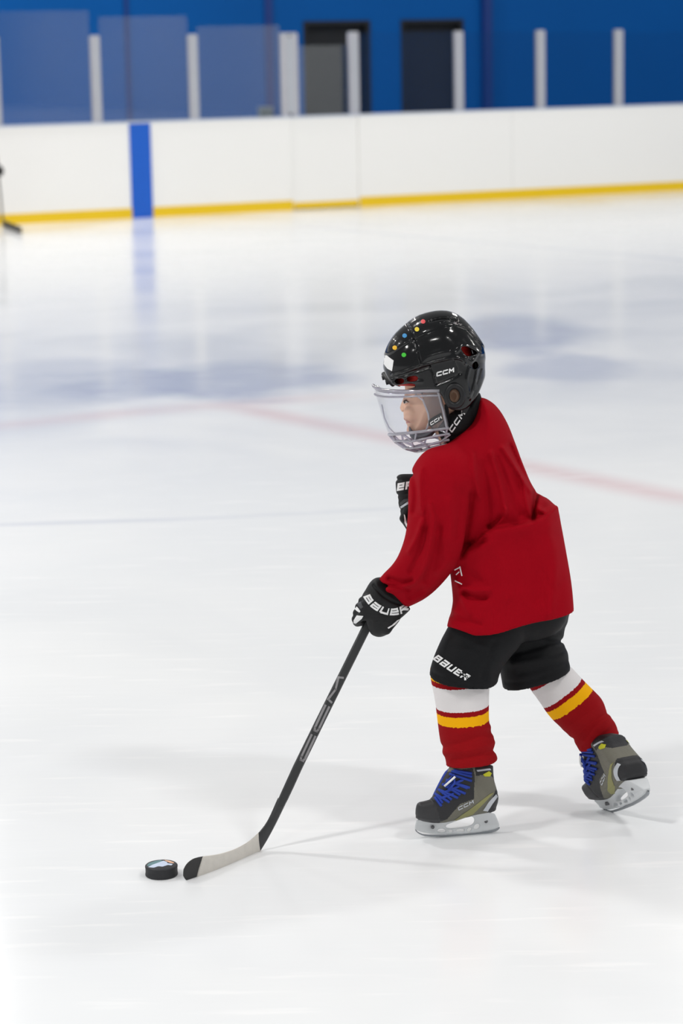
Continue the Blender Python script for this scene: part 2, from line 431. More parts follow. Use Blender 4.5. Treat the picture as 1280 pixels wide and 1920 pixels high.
# ice with faint painted lines under the surface
def ice_material():
    k = NT('ice_sheet'); b = k.b
    tc = k.n('ShaderNodeTexCoord'); P = tc.outputs['Object']
    sep = k.n('ShaderNodeSeparateXYZ'); k.l(P, sep.inputs[0]); X, Y = sep.outputs[0], sep.outputs[1]
    nz = k.n('ShaderNodeTexNoise'); nz.inputs['Scale'].default_value = 0.55; nz.inputs['Detail'].default_value = 5; nz.inputs['Distortion'].default_value = 0.6; k.l(P, nz.inputs['Vector'])
    n2 = k.n('ShaderNodeTexNoise'); n2.inputs['Scale'].default_value = 2.3; n2.inputs['Detail'].default_value = 4; k.l(P, n2.inputs['Vector'])
    def ramp(sock, a, c):
        r = k.n('ShaderNodeMapRange', interpolation_type='SMOOTHSTEP'); k.l(sock, r.inputs[0]); r.inputs[1].default_value = a; r.inputs[2].default_value = c
        r.inputs[3].default_value = 0; r.inputs[4].default_value = 1; return r.outputs[0]
    def segmask(p, q, hw, soft):
        p = np.array(p[:2]); q = np.array(q[:2]); e = (q - p); L = np.linalg.norm(e); e /= L; n = np.array([-e[1], e[0]])
        along = k.math('SUBTRACT', k.math('ADD', k.math('MULTIPLY', X, float(e[0])), k.math('MULTIPLY', Y, float(e[1]))), float(p.dot(e)))
        ac = k.math('ABSOLUTE', k.math('SUBTRACT', k.math('ADD', k.math('MULTIPLY', X, float(n[0])), k.math('MULTIPLY', Y, float(n[1]))), float(p.dot(n))))
        m = ramp(ac, hw + soft, hw - soft)
        return k.math('MULTIPLY', k.math('MULTIPLY', m, ramp(along, -0.3, 0.3)), ramp(along, L + 0.3, L - 0.3))
    def disc(c, rx, ry):
        dx = k.math('DIVIDE', k.math('SUBTRACT', X, float(c[0])), rx); dy = k.math('DIVIDE', k.math('SUBTRACT', Y, float(c[1])), ry)
        d = k.math('SQRT', k.math('ADD', k.math('MULTIPLY', dx, dx), k.math('MULTIPLY', dy, dy)))
        d = k.math('ADD', d, k.math('MULTIPLY', k.math('SUBTRACT', n2.outputs[0], 0.5), 0.9))
        return ramp(d, 1.25, 0.55)
    base = k.mix(ramp(nz.outputs[0], 0.35, 0.7), srgb(233, 235, 237), srgb(240, 241, 241))
    wear = k.math('MULTIPLY_ADD', ramp(nz.outputs[0], 0.3, 0.62), 0.5, 0.5)
    def lay(base, mask, col, a): return k.mix(k.math('MULTIPLY', k.math('MULTIPLY', mask, wear), a), base, col)
    red = srgb(206, 120, 130); blue = srgb(110, 128, 176)
    base = lay(base, segmask(G(450, 764), G(1330, 945), 0.09, 0.13), red, 0.36)
    base = lay(base, segmask(G(-60, 806), G(250, 772), 0.12, 0.16), red, 0.28)
    base = lay(base, segmask(G(250, 772), G(640, 742), 0.12, 0.18), red, 0.22)
    base = lay(base, segmask(G(-60, 986), G(380, 972), 0.03, 0.05), blue, 0.26)
    base = lay(base, segmask(G(380, 972), G(800, 950), 0.03, 0.05), blue, 0.24)
    base = lay(base, segmask(G(560, 424), G(1400, 498), 0.06, 0.1), blue, 0.26)
    for (px, py, rx, ry, a) in ((460, 712, 0.62, 0.85, 0.55), (240, 722, 0.45, 0.7, 0.4), (80, 735, 0.5, 0.7, 0.3), (980, 625, 0.45, 1.2, 0.5), (1060, 690, 0.4, 0.7, 0.4), (130, 690, 0.5, 0.5, 0.25)):
        base = lay(base, disc(G(px, py), rx, ry), blue, a)
    # skate scratches
    mp = k.n('ShaderNodeMapping'); k.l(P, mp.inputs[0]); mp.inputs['Rotation'].default_value = (0, 0, 0.25); mp.inputs['Scale'].default_value = (1.2, 9, 1)
    ns = k.n('ShaderNodeTexNoise'); ns.inputs['Scale'].default_value = 2.5; ns.inputs['Detail'].default_value = 7; k.l(mp.outputs[0], ns.inputs['Vector'])
    base = k.mix(k.math('MULTIPLY', ramp(ns.outputs[0], 0.56, 0.72), 0.6), base, srgb(248, 248, 248))
    k.l(base, b.inputs['Base Color'])
    k.l(k.math('MULTIPLY_ADD', ramp(nz.outputs[0], 0.3, 0.7), 0.08, 0.13), b.inputs['Roughness'])
    b.inputs['IOR'].default_value = 1.31; b.inputs['Specular IOR Level'].default_value = 0.5
    bp = k.n('ShaderNodeBump'); bp.inputs['Strength'].default_value = 0.08; bp.inputs['Distance'].default_value = 0.004
    k.l(ns.outputs[0], bp.inputs['Height']); k.l(bp.outputs[0], b.inputs['Normal'])
    return k.m
mb = MB()
mb.add([(-30, -30, 0), (48, -30, 0), (48, 46, 0), (-30, 46, 0), (-30, -30, -.05), (48, -30, -.05), (48, 46, -.05), (-30, 46, -.05)],
       [(0, 1, 2, 3), (7, 6, 5, 4), (0, 4, 5, 1), (1, 5, 6, 2), (2, 6, 7, 3), (3, 7, 4, 0)])
props(mb.build('floor', ice_material()), kind='structure')

S0, S1 = -14.0, 17.0
g0, g1 = bpt(550), bpt(673); st0, st1 = bpt(247), bpt(286)
mb = MB()
for a, c in ((S0, g0 - .006), (g1 + .006, S1)): slab(mb, a, c, 0.0, 0.12, 0.0, BH)
props(mb.build('wall_boards', 'board'), kind='structure')
mb = MB(); slab(mb, g0, g1, 0.008, 0.11, 0.008, BH)
gate = props(mb.build('door_3', 'board'), kind='structure')
mb = MB(); slab(mb, g0 + .01, g1 - .01, -0.004, 0.02, 0.012, 0.085); mb.build('kick_strip', 'kick', gate)
mb = MB()
for a, c in ((S0, st0), (st1, g0 - .01), (g1 + .01, S1)): slab(mb, a, c, -0.012, 0.03, 0.0, 0.115)
props(mb.build('baseboard_boards', 'kick'), kind='structure')
mb = MB(); slab(mb, st0, st1, -0.014, 0.05, 0.0, BH - .005)
props(mb.build('trim_1', 'stripe'), kind='structure')
mb = MB()
for a, c in ((S0, g0 - .006), (g0, g1), (g1 + .006, S1)): slab(mb, a, c, -0.01, 0.2, BH, BH + .018)
props(mb.build('trim_2', 'boardcap'), kind='structure')
mb = MB()
for px in (-150, 960, 1400):
    s = bpt(px); slab(mb, s - .004, s + .004, -0.001, 0.02, 0.12, BH - .01)
props(mb.build('trim_3', 'seam'), kind='structure')

# ---- posts and glass
posts = [(-178, 1, 72), (5, 1, 70), (192, 1, 68), (373, 1, 66), (551, 2, 63), (671, 1.1, 61), (866, 1, 60), (1018, 1, 58), (1163, 1, 57), (1318, 1, 55)]
ordn = ['first', 'second', 'third', 'fourth', 'fifth', 'sixth', 'seventh', 'eighth']
def top_z(px, py, off):           # height of the sight line (px,py) over the boards
    s = bpt(px); p = B3(s, off, 0); d = ray(np.array(px), np.array(py)); return CAMZ + d[2] * (p[1] / d[1])
plabels = {5: 'pale metal upright of the rink glass cut by the left frame edge', 192: 'pale metal upright of the rink glass left of the blue stripe',
           373: 'pale metal upright of the rink glass just right of the blue stripe', 551: 'wide double metal upright beside the first dark doorway',
           671: 'pale metal upright in front of the right side of the first dark doorway', 866: 'pale metal upright at the right edge of the second dark doorway',
           1018: 'second metal upright from the right frame edge, against plain blue wall', 1163: 'rightmost metal upright of the rink glass, against plain blue wall'}
for px, wd_, ty in posts:
    if px < -20 or px > 1300: continue
    s = bpt(px); z1 = top_z(px, ty, 0.06); hw = 0.052 * wd_
    r = empty('glass_post', B3(s, 0.06, BH + .018))
    mb = MB(); slab(mb, s - hw, s + hw, 0.03, 0.10, BH + .019, z1); mb.build('upright', 'post', r)
    if wd_ == 2:
        mb = MB(); slab(mb, s - .006, s + .006, 0.015, 0.032, BH + .02, z1 - .01); mb.build('joint_strip', 'tag', r)
    mb = MB(); slab(mb, s - hw + .01, s + hw - .01, 0.026, 0.104, z1, z1 + .012); mb.build('end_cap', 'silver', r)
    mb = MB(); slab(mb, s - .018 * wd_, s + .018 * wd_, 0.012, 0.03, BH + .06, z1 - .04); mb.build('glass_clip', 'silver', r)
    props(r, plabels[px], 'post', 'metal uprights between the rink glass')
gl_top = [20, 20, 30, 48, 85, 60, 60, 60, 60]
glab = [None, 'hazy rink glass pane at the far left, before the blue stripe', 'hazy rink glass pane above the blue stripe', 'hazy rink glass pane between blue stripe and double upright',
        'lower gate glass pane in front of the first dark doorway', 'clear rink glass pane in front of the second dark doorway', 'clear rink glass pane just right of the second dark doorway',
        'clear rink glass pane between the last two uprights', 'clear rink glass pane running out at the right frame edge']
for i in range(1, 9):
    a, c = bpt(posts[i][0]), bpt(posts[i + 1][0]); z1 = top_z((posts[i][0] + posts[i + 1][0]) / 2, gl_top[i], .06)
    mb = MB(); slab(mb, a + (.11 if i == 4 else .056), c - (.11 if i == 3 else .056), 0.058, 0.070, BH + .02, z1)
    props(mb.build('rink_glass', 'sheet'), glab[i], 'glass', 'rink glass panes above the boards')

# ---- blue building wall behind, with two dark doorways
WO = 3.0
def wall_s(px, off=WO):
    lo, hi = -60.0, 80.0
    for _ in range(50):
        mid = (lo + hi) / 2; q = B3(mid, off, 1.5) - CAMP; x = 640 + FPX * q.dot(_R) / q.dot(_F)
        if x < px: lo = mid
        else: hi = mid
    return lo
def wall_z(px, py, off=WO):
    p = B3(wall_s(px, off), off, 0); d = ray(np.array(px), np.array(py)); return CAMZ + d[2] * (p[1] / d[1])
d1a, d1b, d2a, d2b = wall_s(570), wall_s(694), wall_s(752), wall_s(868); dz = wall_z(700, 38)
WT = 3.3
mb = MB()
for a, c in ((-20, d1a), (d1b, d2a), (d2b, 20.5)): slab(mb, a, c, WO, WO + .2, 0, dz)
slab(mb, -20, 20.5, WO, WO + .2, dz, WT)
props(mb.build('wall_back', 'bluewall'), kind='structure')
mb = MB(); slab(mb, -20, 20.5, WO, WO + .2, WT, 5.0)
props(mb.build('wall_upper', 'palewall'), kind='structure')
for i, (a, c) in enumerate(((d1a, d1b), (d2a, d2b))):
    mb = MB(); slab(mb, a, c, WO + .12, WO + .17, 0, dz)  # dark panel standing in for the shade inside the open doorway
    dr = props(mb.build('door_%d' % (i + 1), 'doordark'), kind='structure')
    mb = MB(); slab(mb, a, a + .05, WO - .02, WO + .12, 0, dz); slab(mb, c - .05, c, WO - .02, WO + .12, 0, dz); slab(mb, a + .05, c - .05, WO - .02, WO + .12, dz - .05, dz)
    mb.build('door_frame', 'doordark', dr)
cs = wall_s(910); mb = MB(); slab(mb, cs - .07, cs + .05, WO - .1, WO, 0, WT); props(mb.build('trim_4', 'bluedark'), kind='structure')
mb = MB(); s_ = wall_s(240); slab(mb, s_ - .02, s_ + .02, WO - .03, WO, 0, WT); s_ = wall_s(505); slab(mb, s_ - .05, s_ + .05, WO - .03, WO, 0, WT)
props(mb.build('trim_5', 'bluedark'), kind='structure')
# unseen end wall, added for the glass reflections: blue near the corner, pale further on
q0 = B3(20.5, WO, 0); mb = MB()
def wallseg(mb, t0, t1, z0, z1):
    p0 = q0 + bn3 * t0; p1 = q0 + bn3 * t1
    mb.box((p0 + p1) / 2 + ZUP * (z0 + z1) / 2, bn3, bx3, ZUP, (t1 - t0) / 2, .1, (z1 - z0) / 2)
wallseg(mb, -0.2, 35.5, 0, 5.0); props(mb.build('wall_right_unseen', 'bluewall'), kind='structure')
mb = MB(); wallseg(mb, 35.5, 68.0, 0, 5.0); props(mb.build('wall_end_unseen', 'palewall'), kind='structure')
# floor strip behind boards is the same slab; container on the ledge behind the glass
s = bpt(511); r = empty('container', B3(s, 0.145, BH + .018)); mb = MB()
slab(mb, s - .075, s + .075, 0.10, 0.19, BH + .019, BH + .12); mb.build('tub', 'boxgrey', r)
mb = MB(); slab(mb, s - .08, s + .08, 0.095, 0.195, BH + .12, BH + .135); mb.build('lid', 'silver', r)
props(r, 'small grey-green container on the board ledge behind the glass', 'container')

# ================================================================== PUCK
pc = G(303, 1640.5); R_ = 0.0381; Hh = 0.0254
puck = empty('hockey_puck', (pc[0], pc[1], 0))
prof = [(0, 0), (R_ - .002, 0), (R_, .002), (R_, .0055), (R_ - .0006, .007), (R_ - .0006, .0185), (R_, .020), (R_, Hh - .002), (R_ - .002, Hh), (0, Hh)]
n = 64; v = []; f = []
for (r_, z_) in prof:
    for q in range(n): a = 2 * math.pi * q / n; v.append((pc[0] + r_ * math.cos(a), pc[1] + r_ * math.sin(a), z_))
for i in range(len(prof) - 1):
    for q in range(n): f.append((i * n + q, i * n + (q + 1) % n, (i + 1) * n + (q + 1) % n, (i + 1) * n + q))
pb = link_mesh('puck_body', v, f, 'puck', puck, True)
def flat(name, pts, m, dzz, parent):
    vv, ff = fill([(a * 1000, b * 1000) for a, b in pts], 6)
    return link_mesh(name, [(pc[0] + a / 1000, pc[1] + b / 1000, Hh + dzz) for a, b in vv], ff, m, parent, False)
rr = R_ - .004
ring = [(rr * math.cos(a), rr * math.sin(a)) for a in np.linspace(0, 2 * math.pi, 40, endpoint=False)]
flat('print', [(-.034, -.004), (-.030, .012), (-.018, .026), (-.004, .033), (.002, .024), (-.010, .012), (-.018, .002), (-.030, -.010)], 'puckteal', .0002, pb)
flat('print', [(-.030, -.016), (-.020, .000), (-.008, .014), (.003, .027), (.012, .017), (.014, .008), (.027, .002), (.024, -.008), (.016, -.004), (.004, -.016), (-.006, -.012), (-.016, -.022), (-.024, -.020)], 'puckart', .0004, pb)
flat('print', [(.004, .032), (.016, .027), (.027, .016), (.030, .008), (.020, .011), (.012, .020)], 'puckorange', .0003, pb)
props(puck, 'black rubber puck with pale blue print lying on the ice beside the blade tip', 'puck')

# ================================================================== HOCKEY STICK
toeY = float(G(355, 1651.5)[1]); heelY = float(G(487, 1596)[1])
stick = empty('hockey_stick', G(487, 1596))
HAND = np.array([690., 1170., -48.]); TOP = np.array([812., 940., 14.])
def SP(u, v, Y): return K(np.array(float(u)), np.array(float(v)), Y)
hand3 = UW(HAND); top3 = UW(TOP)
# shaft centre line: heel -> hand -> top (upper part straight)
ydir = (top3 - hand3); ydir /= np.linalg.norm(ydir)
cl = [(525.5, 1509), (531.5, 1496), (543, 1471), (557, 1440), (600, 1352), (645, 1261), (690, 1170)]
wid = [15, 16.6, 17.2, 17, 16.5, 16, 16.5]
Yh = float(hand3[1])
rows = []
for (a, b), w_ in zip(cl, wid):
    t = (b - 1577) / (1170 - 1577); Y = heelY + .01 + (Yh - heelY - .01) * t
    rows.append((SP(a, b, Y), w_ / PXM / 2))
rows.append((top3, 0.0108))
def shaft_mesh(rows, th=0.0078):
    v = []; f = []; N = 12
    for i, (p, hw) in enumerate(rows):
        a = rows[max(0, i - 1)][0]; b = rows[min(len(rows) - 1, i + 1)][0]; t = (b - a) / np.linalg.norm(b - a)
        x = np.cross(t, np.array([0.0, 1, 0.0])); x /= np.linalg.norm(x); y = np.cross(t, x)
        th_ = th + (0 if i > 2 else 0); c = 0.26
        for (sx, sy) in ((1, 1 - 2 * c), (1 - c, 1), (-1 + c, 1), (-1, 1 - 2 * c), (-1, -1 + 2 * c), (-1 + c, -1), (1 - c, -1), (1, -1 + 2 * c)):
            v.append(p + x * hw * sx + y * th_ * sy)
    for i in range(len(rows) - 1):
        for q in range(8): f.append((i * 8 + q, i * 8 + (q + 1) % 8, (i + 1) * 8 + (q + 1) % 8, (i + 1) * 8 + q))
    f += [tuple(range(8))[::-1], tuple((len(rows) - 1) * 8 + q for q in range(8))]
    return v, f
v, f = shaft_mesh(rows)
shaft = link_mesh('shaft', v, f, 'shaft', stick, False)
# grip tape at the top of the shaft
mb = MB(); mb.tube([top3 - ydir * .07, top3 - ydir * .02, top3, top3 + ydir * .012], [.0135, .0135, .0165, .0145], 12); mb.build('grip_tape', 'tape', stick, True)
# blade: outline drawn in pixels, standing on the ice
top_e = [(521.5, 1496), (507, 1529), (498, 1545), (485, 1561), (474, 1571.5), (462.6, 1580.6), (439, 1593.5), (413, 1601.7), (396, 1604.7), (380.6, 1606.4), (370, 1608), (359, 1611.5), (350, 1619), (344, 1630)]
bot_e = [(540, 1496), (530.5, 1516), (518, 1542), (505, 1567), (497, 1581), (488.4, 1594.7), (469.7, 1613.4), (439, 1633), (404, 1646), (385, 1650), (367.7, 1652), (358, 1652.3), (350, 1650.5), (343.5, 1642)]
def rs(P, n):
    P = chaikin(P, 2, False); s = np.concatenate([[0], np.cumsum(np.linalg.norm(np.diff(P, axis=0), axis=1))]); q = np.linspace(0, s[-1], n)
    return np.stack([np.interp(q, s, P[:, 0]), np.interp(q, s, P[:, 1])], 1)
NB = 58
def rs3(E, cuts):
    a, b_ = cuts; return np.vstack([rs(E[:a + 1], 17)[:-1], rs(E[a:b_ + 1], 31)[:-1], rs(E[b_:], 12)])
TE = rs3(top_e, (3, 9)); BE = rs3(bot_e, (5, 10))
def shaftY(v): return heelY + .01 + (Yh - heelY - .01) * (v - 1577) / (1170 - 1577)
def bladeY(u, v=1600):
    if u > 484: q = min(1, (u - 484) / 24); return heelY * (1 - q) + q * shaftY(v)
    t = np.clip((484 - u) / (484 - 345), 0, 1); return heelY + (toeY - heelY) * t - 0.012 * np.sin(t * math.pi)
def blade_part(i0, i1, name, m, th, parent, grow=0.0):
    v = []; f = []; NR = 7; n = i1 - i0 + 1
    for side in (-1, 1):
        for i in range(i0, i1 + 1):
            for k in range(NR):
                q = k / (NR - 1); c = TE[i] * (1 - q) + BE[i] * q; mid = (TE[i] + BE[i]) / 2; c = mid + (c - mid) * (1 + grow)
                p = SP(c[0], c[1], bladeY(c[0], c[1])); e = (th + 0.0045 * np.clip((c[0] - 490) / 34, 0, 1)) * (0.35 + 0.65 * math.sin(math.pi * np.clip(q, .06, .94)))
                if i >= NB - 3: e *= (NB - i) / 3.5
                v.append(p + np.array([0.35, 0.94, 0]) * side * e)
    o = n * NR
    for i in range(n - 1):
        for k in range(NR - 1):
            a = i * NR + k; f += [(a, a + 1, a + NR + 1, a + NR), (o + a, o + a + NR, o + a + NR + 1, o + a + 1)]
        for k in (0, NR - 1):
            a = i * NR + k; q = (a, a + NR, o + a + NR, o + a); f.append(q if k == 0 else q[::-1])
    for i in (0, n - 1):
        for k in range(NR - 1):
            a = i * NR + k; q = (a, o + a, o + a + 1, a + 1); f.append(q if i == 0 else q[::-1])
    return link_mesh(name, v, f, m, parent, True)
blade = blade_part(0, NB - 1, 'blade', 'shaft', 0.0040, stick)
tp = blade_part(16, 46, 'blade_tape', 'tape', 0.0070, blade, 0.02)
props(blade_part(46, NB - 1, 'blade_toe', 'toetape', 0.0056, blade, 0.015), 'black toe of the blade')
props(tp, 'white cloth tape wound on the blade')
# grey CCM letters on the shaft face, in the skater's space
def to_uvw(P):
    P = np.asarray(P, float); q = P - CAMP; z = q @ _F
    return np.stack([640 + FPX * (q @ _R) / z, 960 - FPX * (q @ _U) / z, (P[..., 1] - Y0) * PXM], -1)
vs, fs = shaft_mesh(rows); sbvh = tri_bvh(to_uvw(np.array(vs)), fs)
lv, lf = lettering('CCM', [(570, 1430), (645, 1270)], 11.5, 0.12, 0.34, 0.0, 2.0, flip=1)
props(print_on(sbvh, (lv, lf), 'lettering', 'shaftgrey', shaft, 0.5), 'grey letters CCM')
props(stick, 'dark hockey stick with white taped blade held by the child in red', 'hockey stick')

# ================================================================== THE CHILD
PB = np.array([float(FOOT_L[0]) + .1, Y0, 0.0])
# ---- head (fine) and body (coarser), one mesh
def yaw(U): return (815 - U) * 0.16
g = Grid(736, 905, 612, 840, -80, 92, 1.35)
headP = [(760, 735), (757, 744), (753.5, 753), (750.5, 760), (749, 765), (751.5, 769.5), (757, 773), (758, 777), (756, 782), (757, 787), (761, 789.5), (760.5, 793), (763, 797), (767.5, 800), (767, 806), (771, 812), (779, 816), (797, 813), (822, 802), (842, 784), (872, 770), (893, 730), (893, 690), (872, 645), (825, 620), (780, 632), (760, 670), (757, 710)]
rb = np.interp(g.U.ravel(), [748, 753, 758, 766, 780, 800, 830, 905], [5, 7, 13, 30, 46, 54, 57, 57]).reshape(g.U.shape)
lowm = np.clip((g.V - 772) / 40, 0, 1); rb = rb * (1 - 0.22 * lowm)
up = np.clip((758 - g.V) / 22, 0, 1); fr = np.clip((775 - g.U) / 20, 0, 1)
rb = rb + up * fr * 14
lipz = np.clip(1 - abs(g.V - 787) / 9, 0, 1) * np.clip((766 - g.U) / 9, 0, 1); rb = rb + 9 * lipz
d = g.inflate(headP, rb, rb, yaw(g.U), 1)
d = smin(d, g.ell((773, 775, -24 + 6), (17, 18, 17)), 9)                       # cheek
d = smin(d, g.ell((771, 806, 7), (9, 8, 15)), 6)                               # chin
d = smax(d, -g.ell((757.5, 754, -12), (7.5, 6, 7)), 4)                         # eye socket
d = smin(d, g.ell((760.5, 754.5, -6), (5.5, 4.8, 6)), 2)                       # eyelid
d = smin(d, g.ell((755.5, 769, 5), (4, 3.4, 6)), 2.5)                          # nostril wing
d = smin(d, np.maximum(g.ell((852, 744, -60), (12, 17, 8)), -g.ell((850, 743, -68), (6, 9, 6))), 3)   # ear
d = smin(d, g.cap((850, 790, 0), (878, 850, 0), 38, 44), 16)
hv, hf = g.mesh(d, 1)
gb = Grid(655, 1225, 770, 1545, -160, 190, 5.0)
b = gb.cap((862, 800, 0), (880, 860, 0), 38, 50)
b = smin(b, gb.cap((880, 870, -62), (880, 870, 62), 48, 48), 20)
b = smin(b, gb.cap((900, 900, 0), (955, 1120, 0), 68, 70), 30)
b = smin(b, gb.cap((950, 1130, -40), (950, 1130, 40), 60, 60), 25)
for c in (((850, 885, -95), (815, 1035, -98), 34, 27), ((815, 1035, -98), (748, 1106, -64), 27, 14), ((748, 1106, -64), (714, 1138, -52), 12, 12),
          ((850, 885, 95), (862, 975, 120), 34, 27), ((862, 975, 120), (800, 930, 50), 27, 18), ((800, 930, 50), (778, 935, 24), 18, 14),
          ((920, 1150, -48), (864, 1280, -55), 52, 38), ((864, 1280, -55), (888, 1425, wL + 4), 36, 15), ((890, 1440, wL + 6), (900, 1500, wL + 8), 13, 12), ((900, 1500, wL + 8), (815, 1522, wL - 9), 12, 9),
          ((965, 1150, 48), (1030, 1265, 62), 52, 38), ((1030, 1265, 62), (1122, 1378, wR), 35, 15), ((1122, 1378, wR), (1158, 1440, wR), 14, 9), ((1158, 1440, wR), (1128, 1480, wR + 20), 9, 6)):
    b = smin(b, gb.cap(*c), 10)
def hand_fields(G_, palm, fingers, thumb, k=3):
    q = None
    for c in palm + [x for f_ in fingers for x in f_] + thumb:
        e = G_.cap(*c); q = e if q is None else smin(q, e, k)
    return q
bv, bf = gb.mesh(b, 2)
body = link_mesh('person', np.vstack([UW(hv), UW(bv)]) , np.vstack([hf, bf + len(hv)]), 'skin')
me = body.data
body.location = Vector(PB); co = np.empty(len(me.vertices) * 3, np.float32); me.vertices.foreach_get('co', co)
me.vertices.foreach_set('co', (co.reshape(-1, 3) - PB).ravel().astype(np.float32)); me.update()
props(body, 'child skater in red jersey and black helmet with clear visor, pushing the puck', 'person')
hb = tri_bvh(hv, hf)
# eye, lashes, brow and mouth
def patch(bvh, poly, name, m, parent, lift=0.5, step=2.0, sm=0): return print_on(bvh, fill(poly, step, sm), name, m, parent, lift)
patch(hb, [(755.5, 754.5), (757, 752), (761, 751.2), (765, 753.6), (761, 756.4), (757.5, 756.6)], 'eye', 'eyewhite', body, 0.3, 1.0)
patch(hb, [(756.2, 752.6), (758.8, 751.8), (760, 754), (759, 756.4), (757, 756)], 'iris', 'iris', body, 0.55, 0.8)
patch(hb, [(755.3, 752.6), (757.5, 750.6), (761.5, 749.8), (766.5, 753), (768, 754.6), (765, 754.4), (761, 752.2), (757.5, 752.8)], 'eyelashes', 'hair', body, 0.8, 0.8)
patch(hb, [(757, 745.0), (762, 742.8), (768, 743.2), (774, 746), (768, 745.8), (762, 745.4)], 'eyebrow', 'hair', body, 0.5, 1.0)
patch(hb, [(756, 784.5), (759, 785), (766, 789.5), (770, 792), (764, 793.2), (761, 793.5), (758, 789)], 'lips', 'lip', body, 0.3, 1.0)

# ---- jersey
g = Grid(690, 1090, 725, 1215, -185, 190, 2.6)
torso = [(894, 764), (897, 744), (914, 748), (934, 764), (953, 796), (968, 838), (984, 880), (997, 910), (1010, 927), (1030, 935), (1045, 952), (1053, 990), (1062, 1040), (1070, 1085), (1075, 1130), (1082, 1260), (818, 1280), (838, 1168), (849, 1135), (848, 1110), (842, 1060), (822, 1000), (800, 930), (790, 880), (796, 852), (812, 842), (840, 834), (866, 814), (885, 792)]
tb = np.interp(g.V.ravel(), [950, 1100, 1180], [112, 118, 126]).reshape(g.U.shape)
tr_ = np.interp(g.V.ravel(), [1000, 1120], [84, 48]).reshape(g.U.shape)
d = g.inflate(torso, tr_, tb, 0.0)
hemv = 1172 - .17 * (g.U3 - 838) - .19 * g.W * np.clip((g.U3 - 828) / 62, 0.05, 1) + 9 * np.exp(-((g.U3 - 925) / 50) ** 2)
# shoulders sloping to the neck
for s_ in (-1, 1): d = smin(d, g.cap((900, 862, s_ * 40), (850, 895, s_ * 98), 56, 52), 22)
d = smax(d, -(g.cap((835, 770, 0), (872, 795, 0), 44, 47)), 6)
slv = [(790, 850), (812, 838), (850, 838), (880, 868), (884, 920), (877, 965), (871, 1010), (862, 1050), (852, 1066), (826, 1098), (800, 1121), (775, 1134), (755, 1142), (722, 1122), (700, 1100), (716, 1078), (735, 1060), (748, 1040), (760, 1005), (765, 965), (765, 915), (770, 880)]
wc = np.interp((g.V - 0.25 * (g.U - 800)).ravel(), [850, 900, 1000, 1060, 1110], [-92, -102, -104, -88, -62]).reshape(g.U.shape)
rs_ = np.interp(g.V.ravel(), [850, 950, 1040, 1120], [54, 54, 50, 36]).reshape(g.U.shape)
sl = g.inflate(slv, rs_, None, wc)
sl = smax(sl, ((705 - g.U3) * 0.72 + (g.V3 - 1098) * 0.69) * 0 + (-(g.U3 - 712) * 0.69 + (g.V3 - 1088) * -0.0) , 2) if False else sl
cut = -((g.U3 - 709) * 0.80 - (g.V3 - 1086) * 0.62 + 0.1 * (g.W + 60)) + 0.0     # wrist opening
cutline = -(((g.U3 - 712) * 0.72) - ((g.V3 - 1088) * 0.69))
sl = np.maximum(sl, cutline * 0.98 - 0.0)
fs_ = smin(g.cap((858, 885, 96), (862, 975, 122), 50, 44), g.cap((862, 975, 122), (812, 935, 62), 44, 30), 14)
far = fs_
# folds on the body
F2 = np.zeros_like(g.U)
tuck = chaikin([(862, 1046), (893, 1012), (920, 991), (951, 987), (993, 980), (1021, 967), (1046, 948)], 2, False)
sd = poly_sd(tuck, g.U, g.V, False); yl = np.interp(g.U.ravel(), tuck[:, 0], tuck[:, 1]).reshape(g.U.shape); below = g.V - yl
sg = 0.5 + 0.5 * np.tanh(below / 3.0); endf = np.clip((1052 - g.U) / 22, 0, 1) * np.clip((g.U - 852) / 22, 0, 1)
F2 += endf * (9 * sg * np.exp(-(sd / 30) ** 2) - 12 * (1 - sg) * np.exp(-(sd / 22) ** 2))
F2 += g.ridge([(884, 925), (877, 985), (868, 1040)], -6, 6)
for k_ in range(26):
    a_ = random.uniform(890, 1050); b_ = random.uniform(820, 1150); an = random.uniform(0.9, 1.7); l_ = random.uniform(20, 55)
    F2 += g.ridge([(a_, b_), (a_ + l_ * math.cos(an) * .5 + random.uniform(-4, 4), b_ + l_ * math.sin(an) * .5), (a_ + l_ * math.cos(an), b_ + l_ * math.sin(an))], random.uniform(-2.2, 1.8), random.uniform(5, 11))
for P, A, w_ in (([(1004, 926), (1000, 950), (999, 973)], -7, 5), ([(1010, 955), (1022, 962), (1040, 950)], 4, 6), ([(940, 968), (930, 980), (916, 988)], -6, 5), ([(948, 955), (938, 976), (925, 985)], 4, 5),
                 ([(886, 850), (888, 890), (898, 930)], 3, 6), ([(920, 850), (936, 900), (948, 962)], 3.5, 6), ([(942, 840), (968, 880), (994, 920)], 3.5, 5), ([(955, 835), (980, 890), (1004, 930)], -3, 5),
                 ([(930, 860), (955, 920), (975, 965)], -2.5, 7), ([(905, 870), (912, 920), (918, 975)], -2.5, 7), ([(980, 900), (985, 935), (992, 965)], 3, 5),
                 ([(880, 1022), (890, 1020), (905, 1012)], -7, 8), ([(868, 1060), (880, 1075), (900, 1090)], -2, 8), ([(870, 1112), (886, 1120), (908, 1121)], -4.5, 7), ([(866, 1102), (888, 1108), (915, 1108)], 3, 6),
                 ([(856, 1090), (868, 1125), (880, 1150)], 2.5, 6), ([(1030, 990), (1040, 1050), (1030, 1150)], 3, 12), ([(980, 1010), (1000, 1060), (1010, 1120)], -1.8, 18), ([(920, 1020), (940, 1060), (950, 1120)], 1.8, 16),
                 ([(840, 1148), (860, 1160), (900, 1172)], -2.2, 6)):
    F2 += g.ridge(P, A * 2.3, w_ * .9)
side = 1 / (1 + np.exp((g.W + 20) / 14))
d = d - F2[:, :, None] * (0.12 + 0.88 * side)
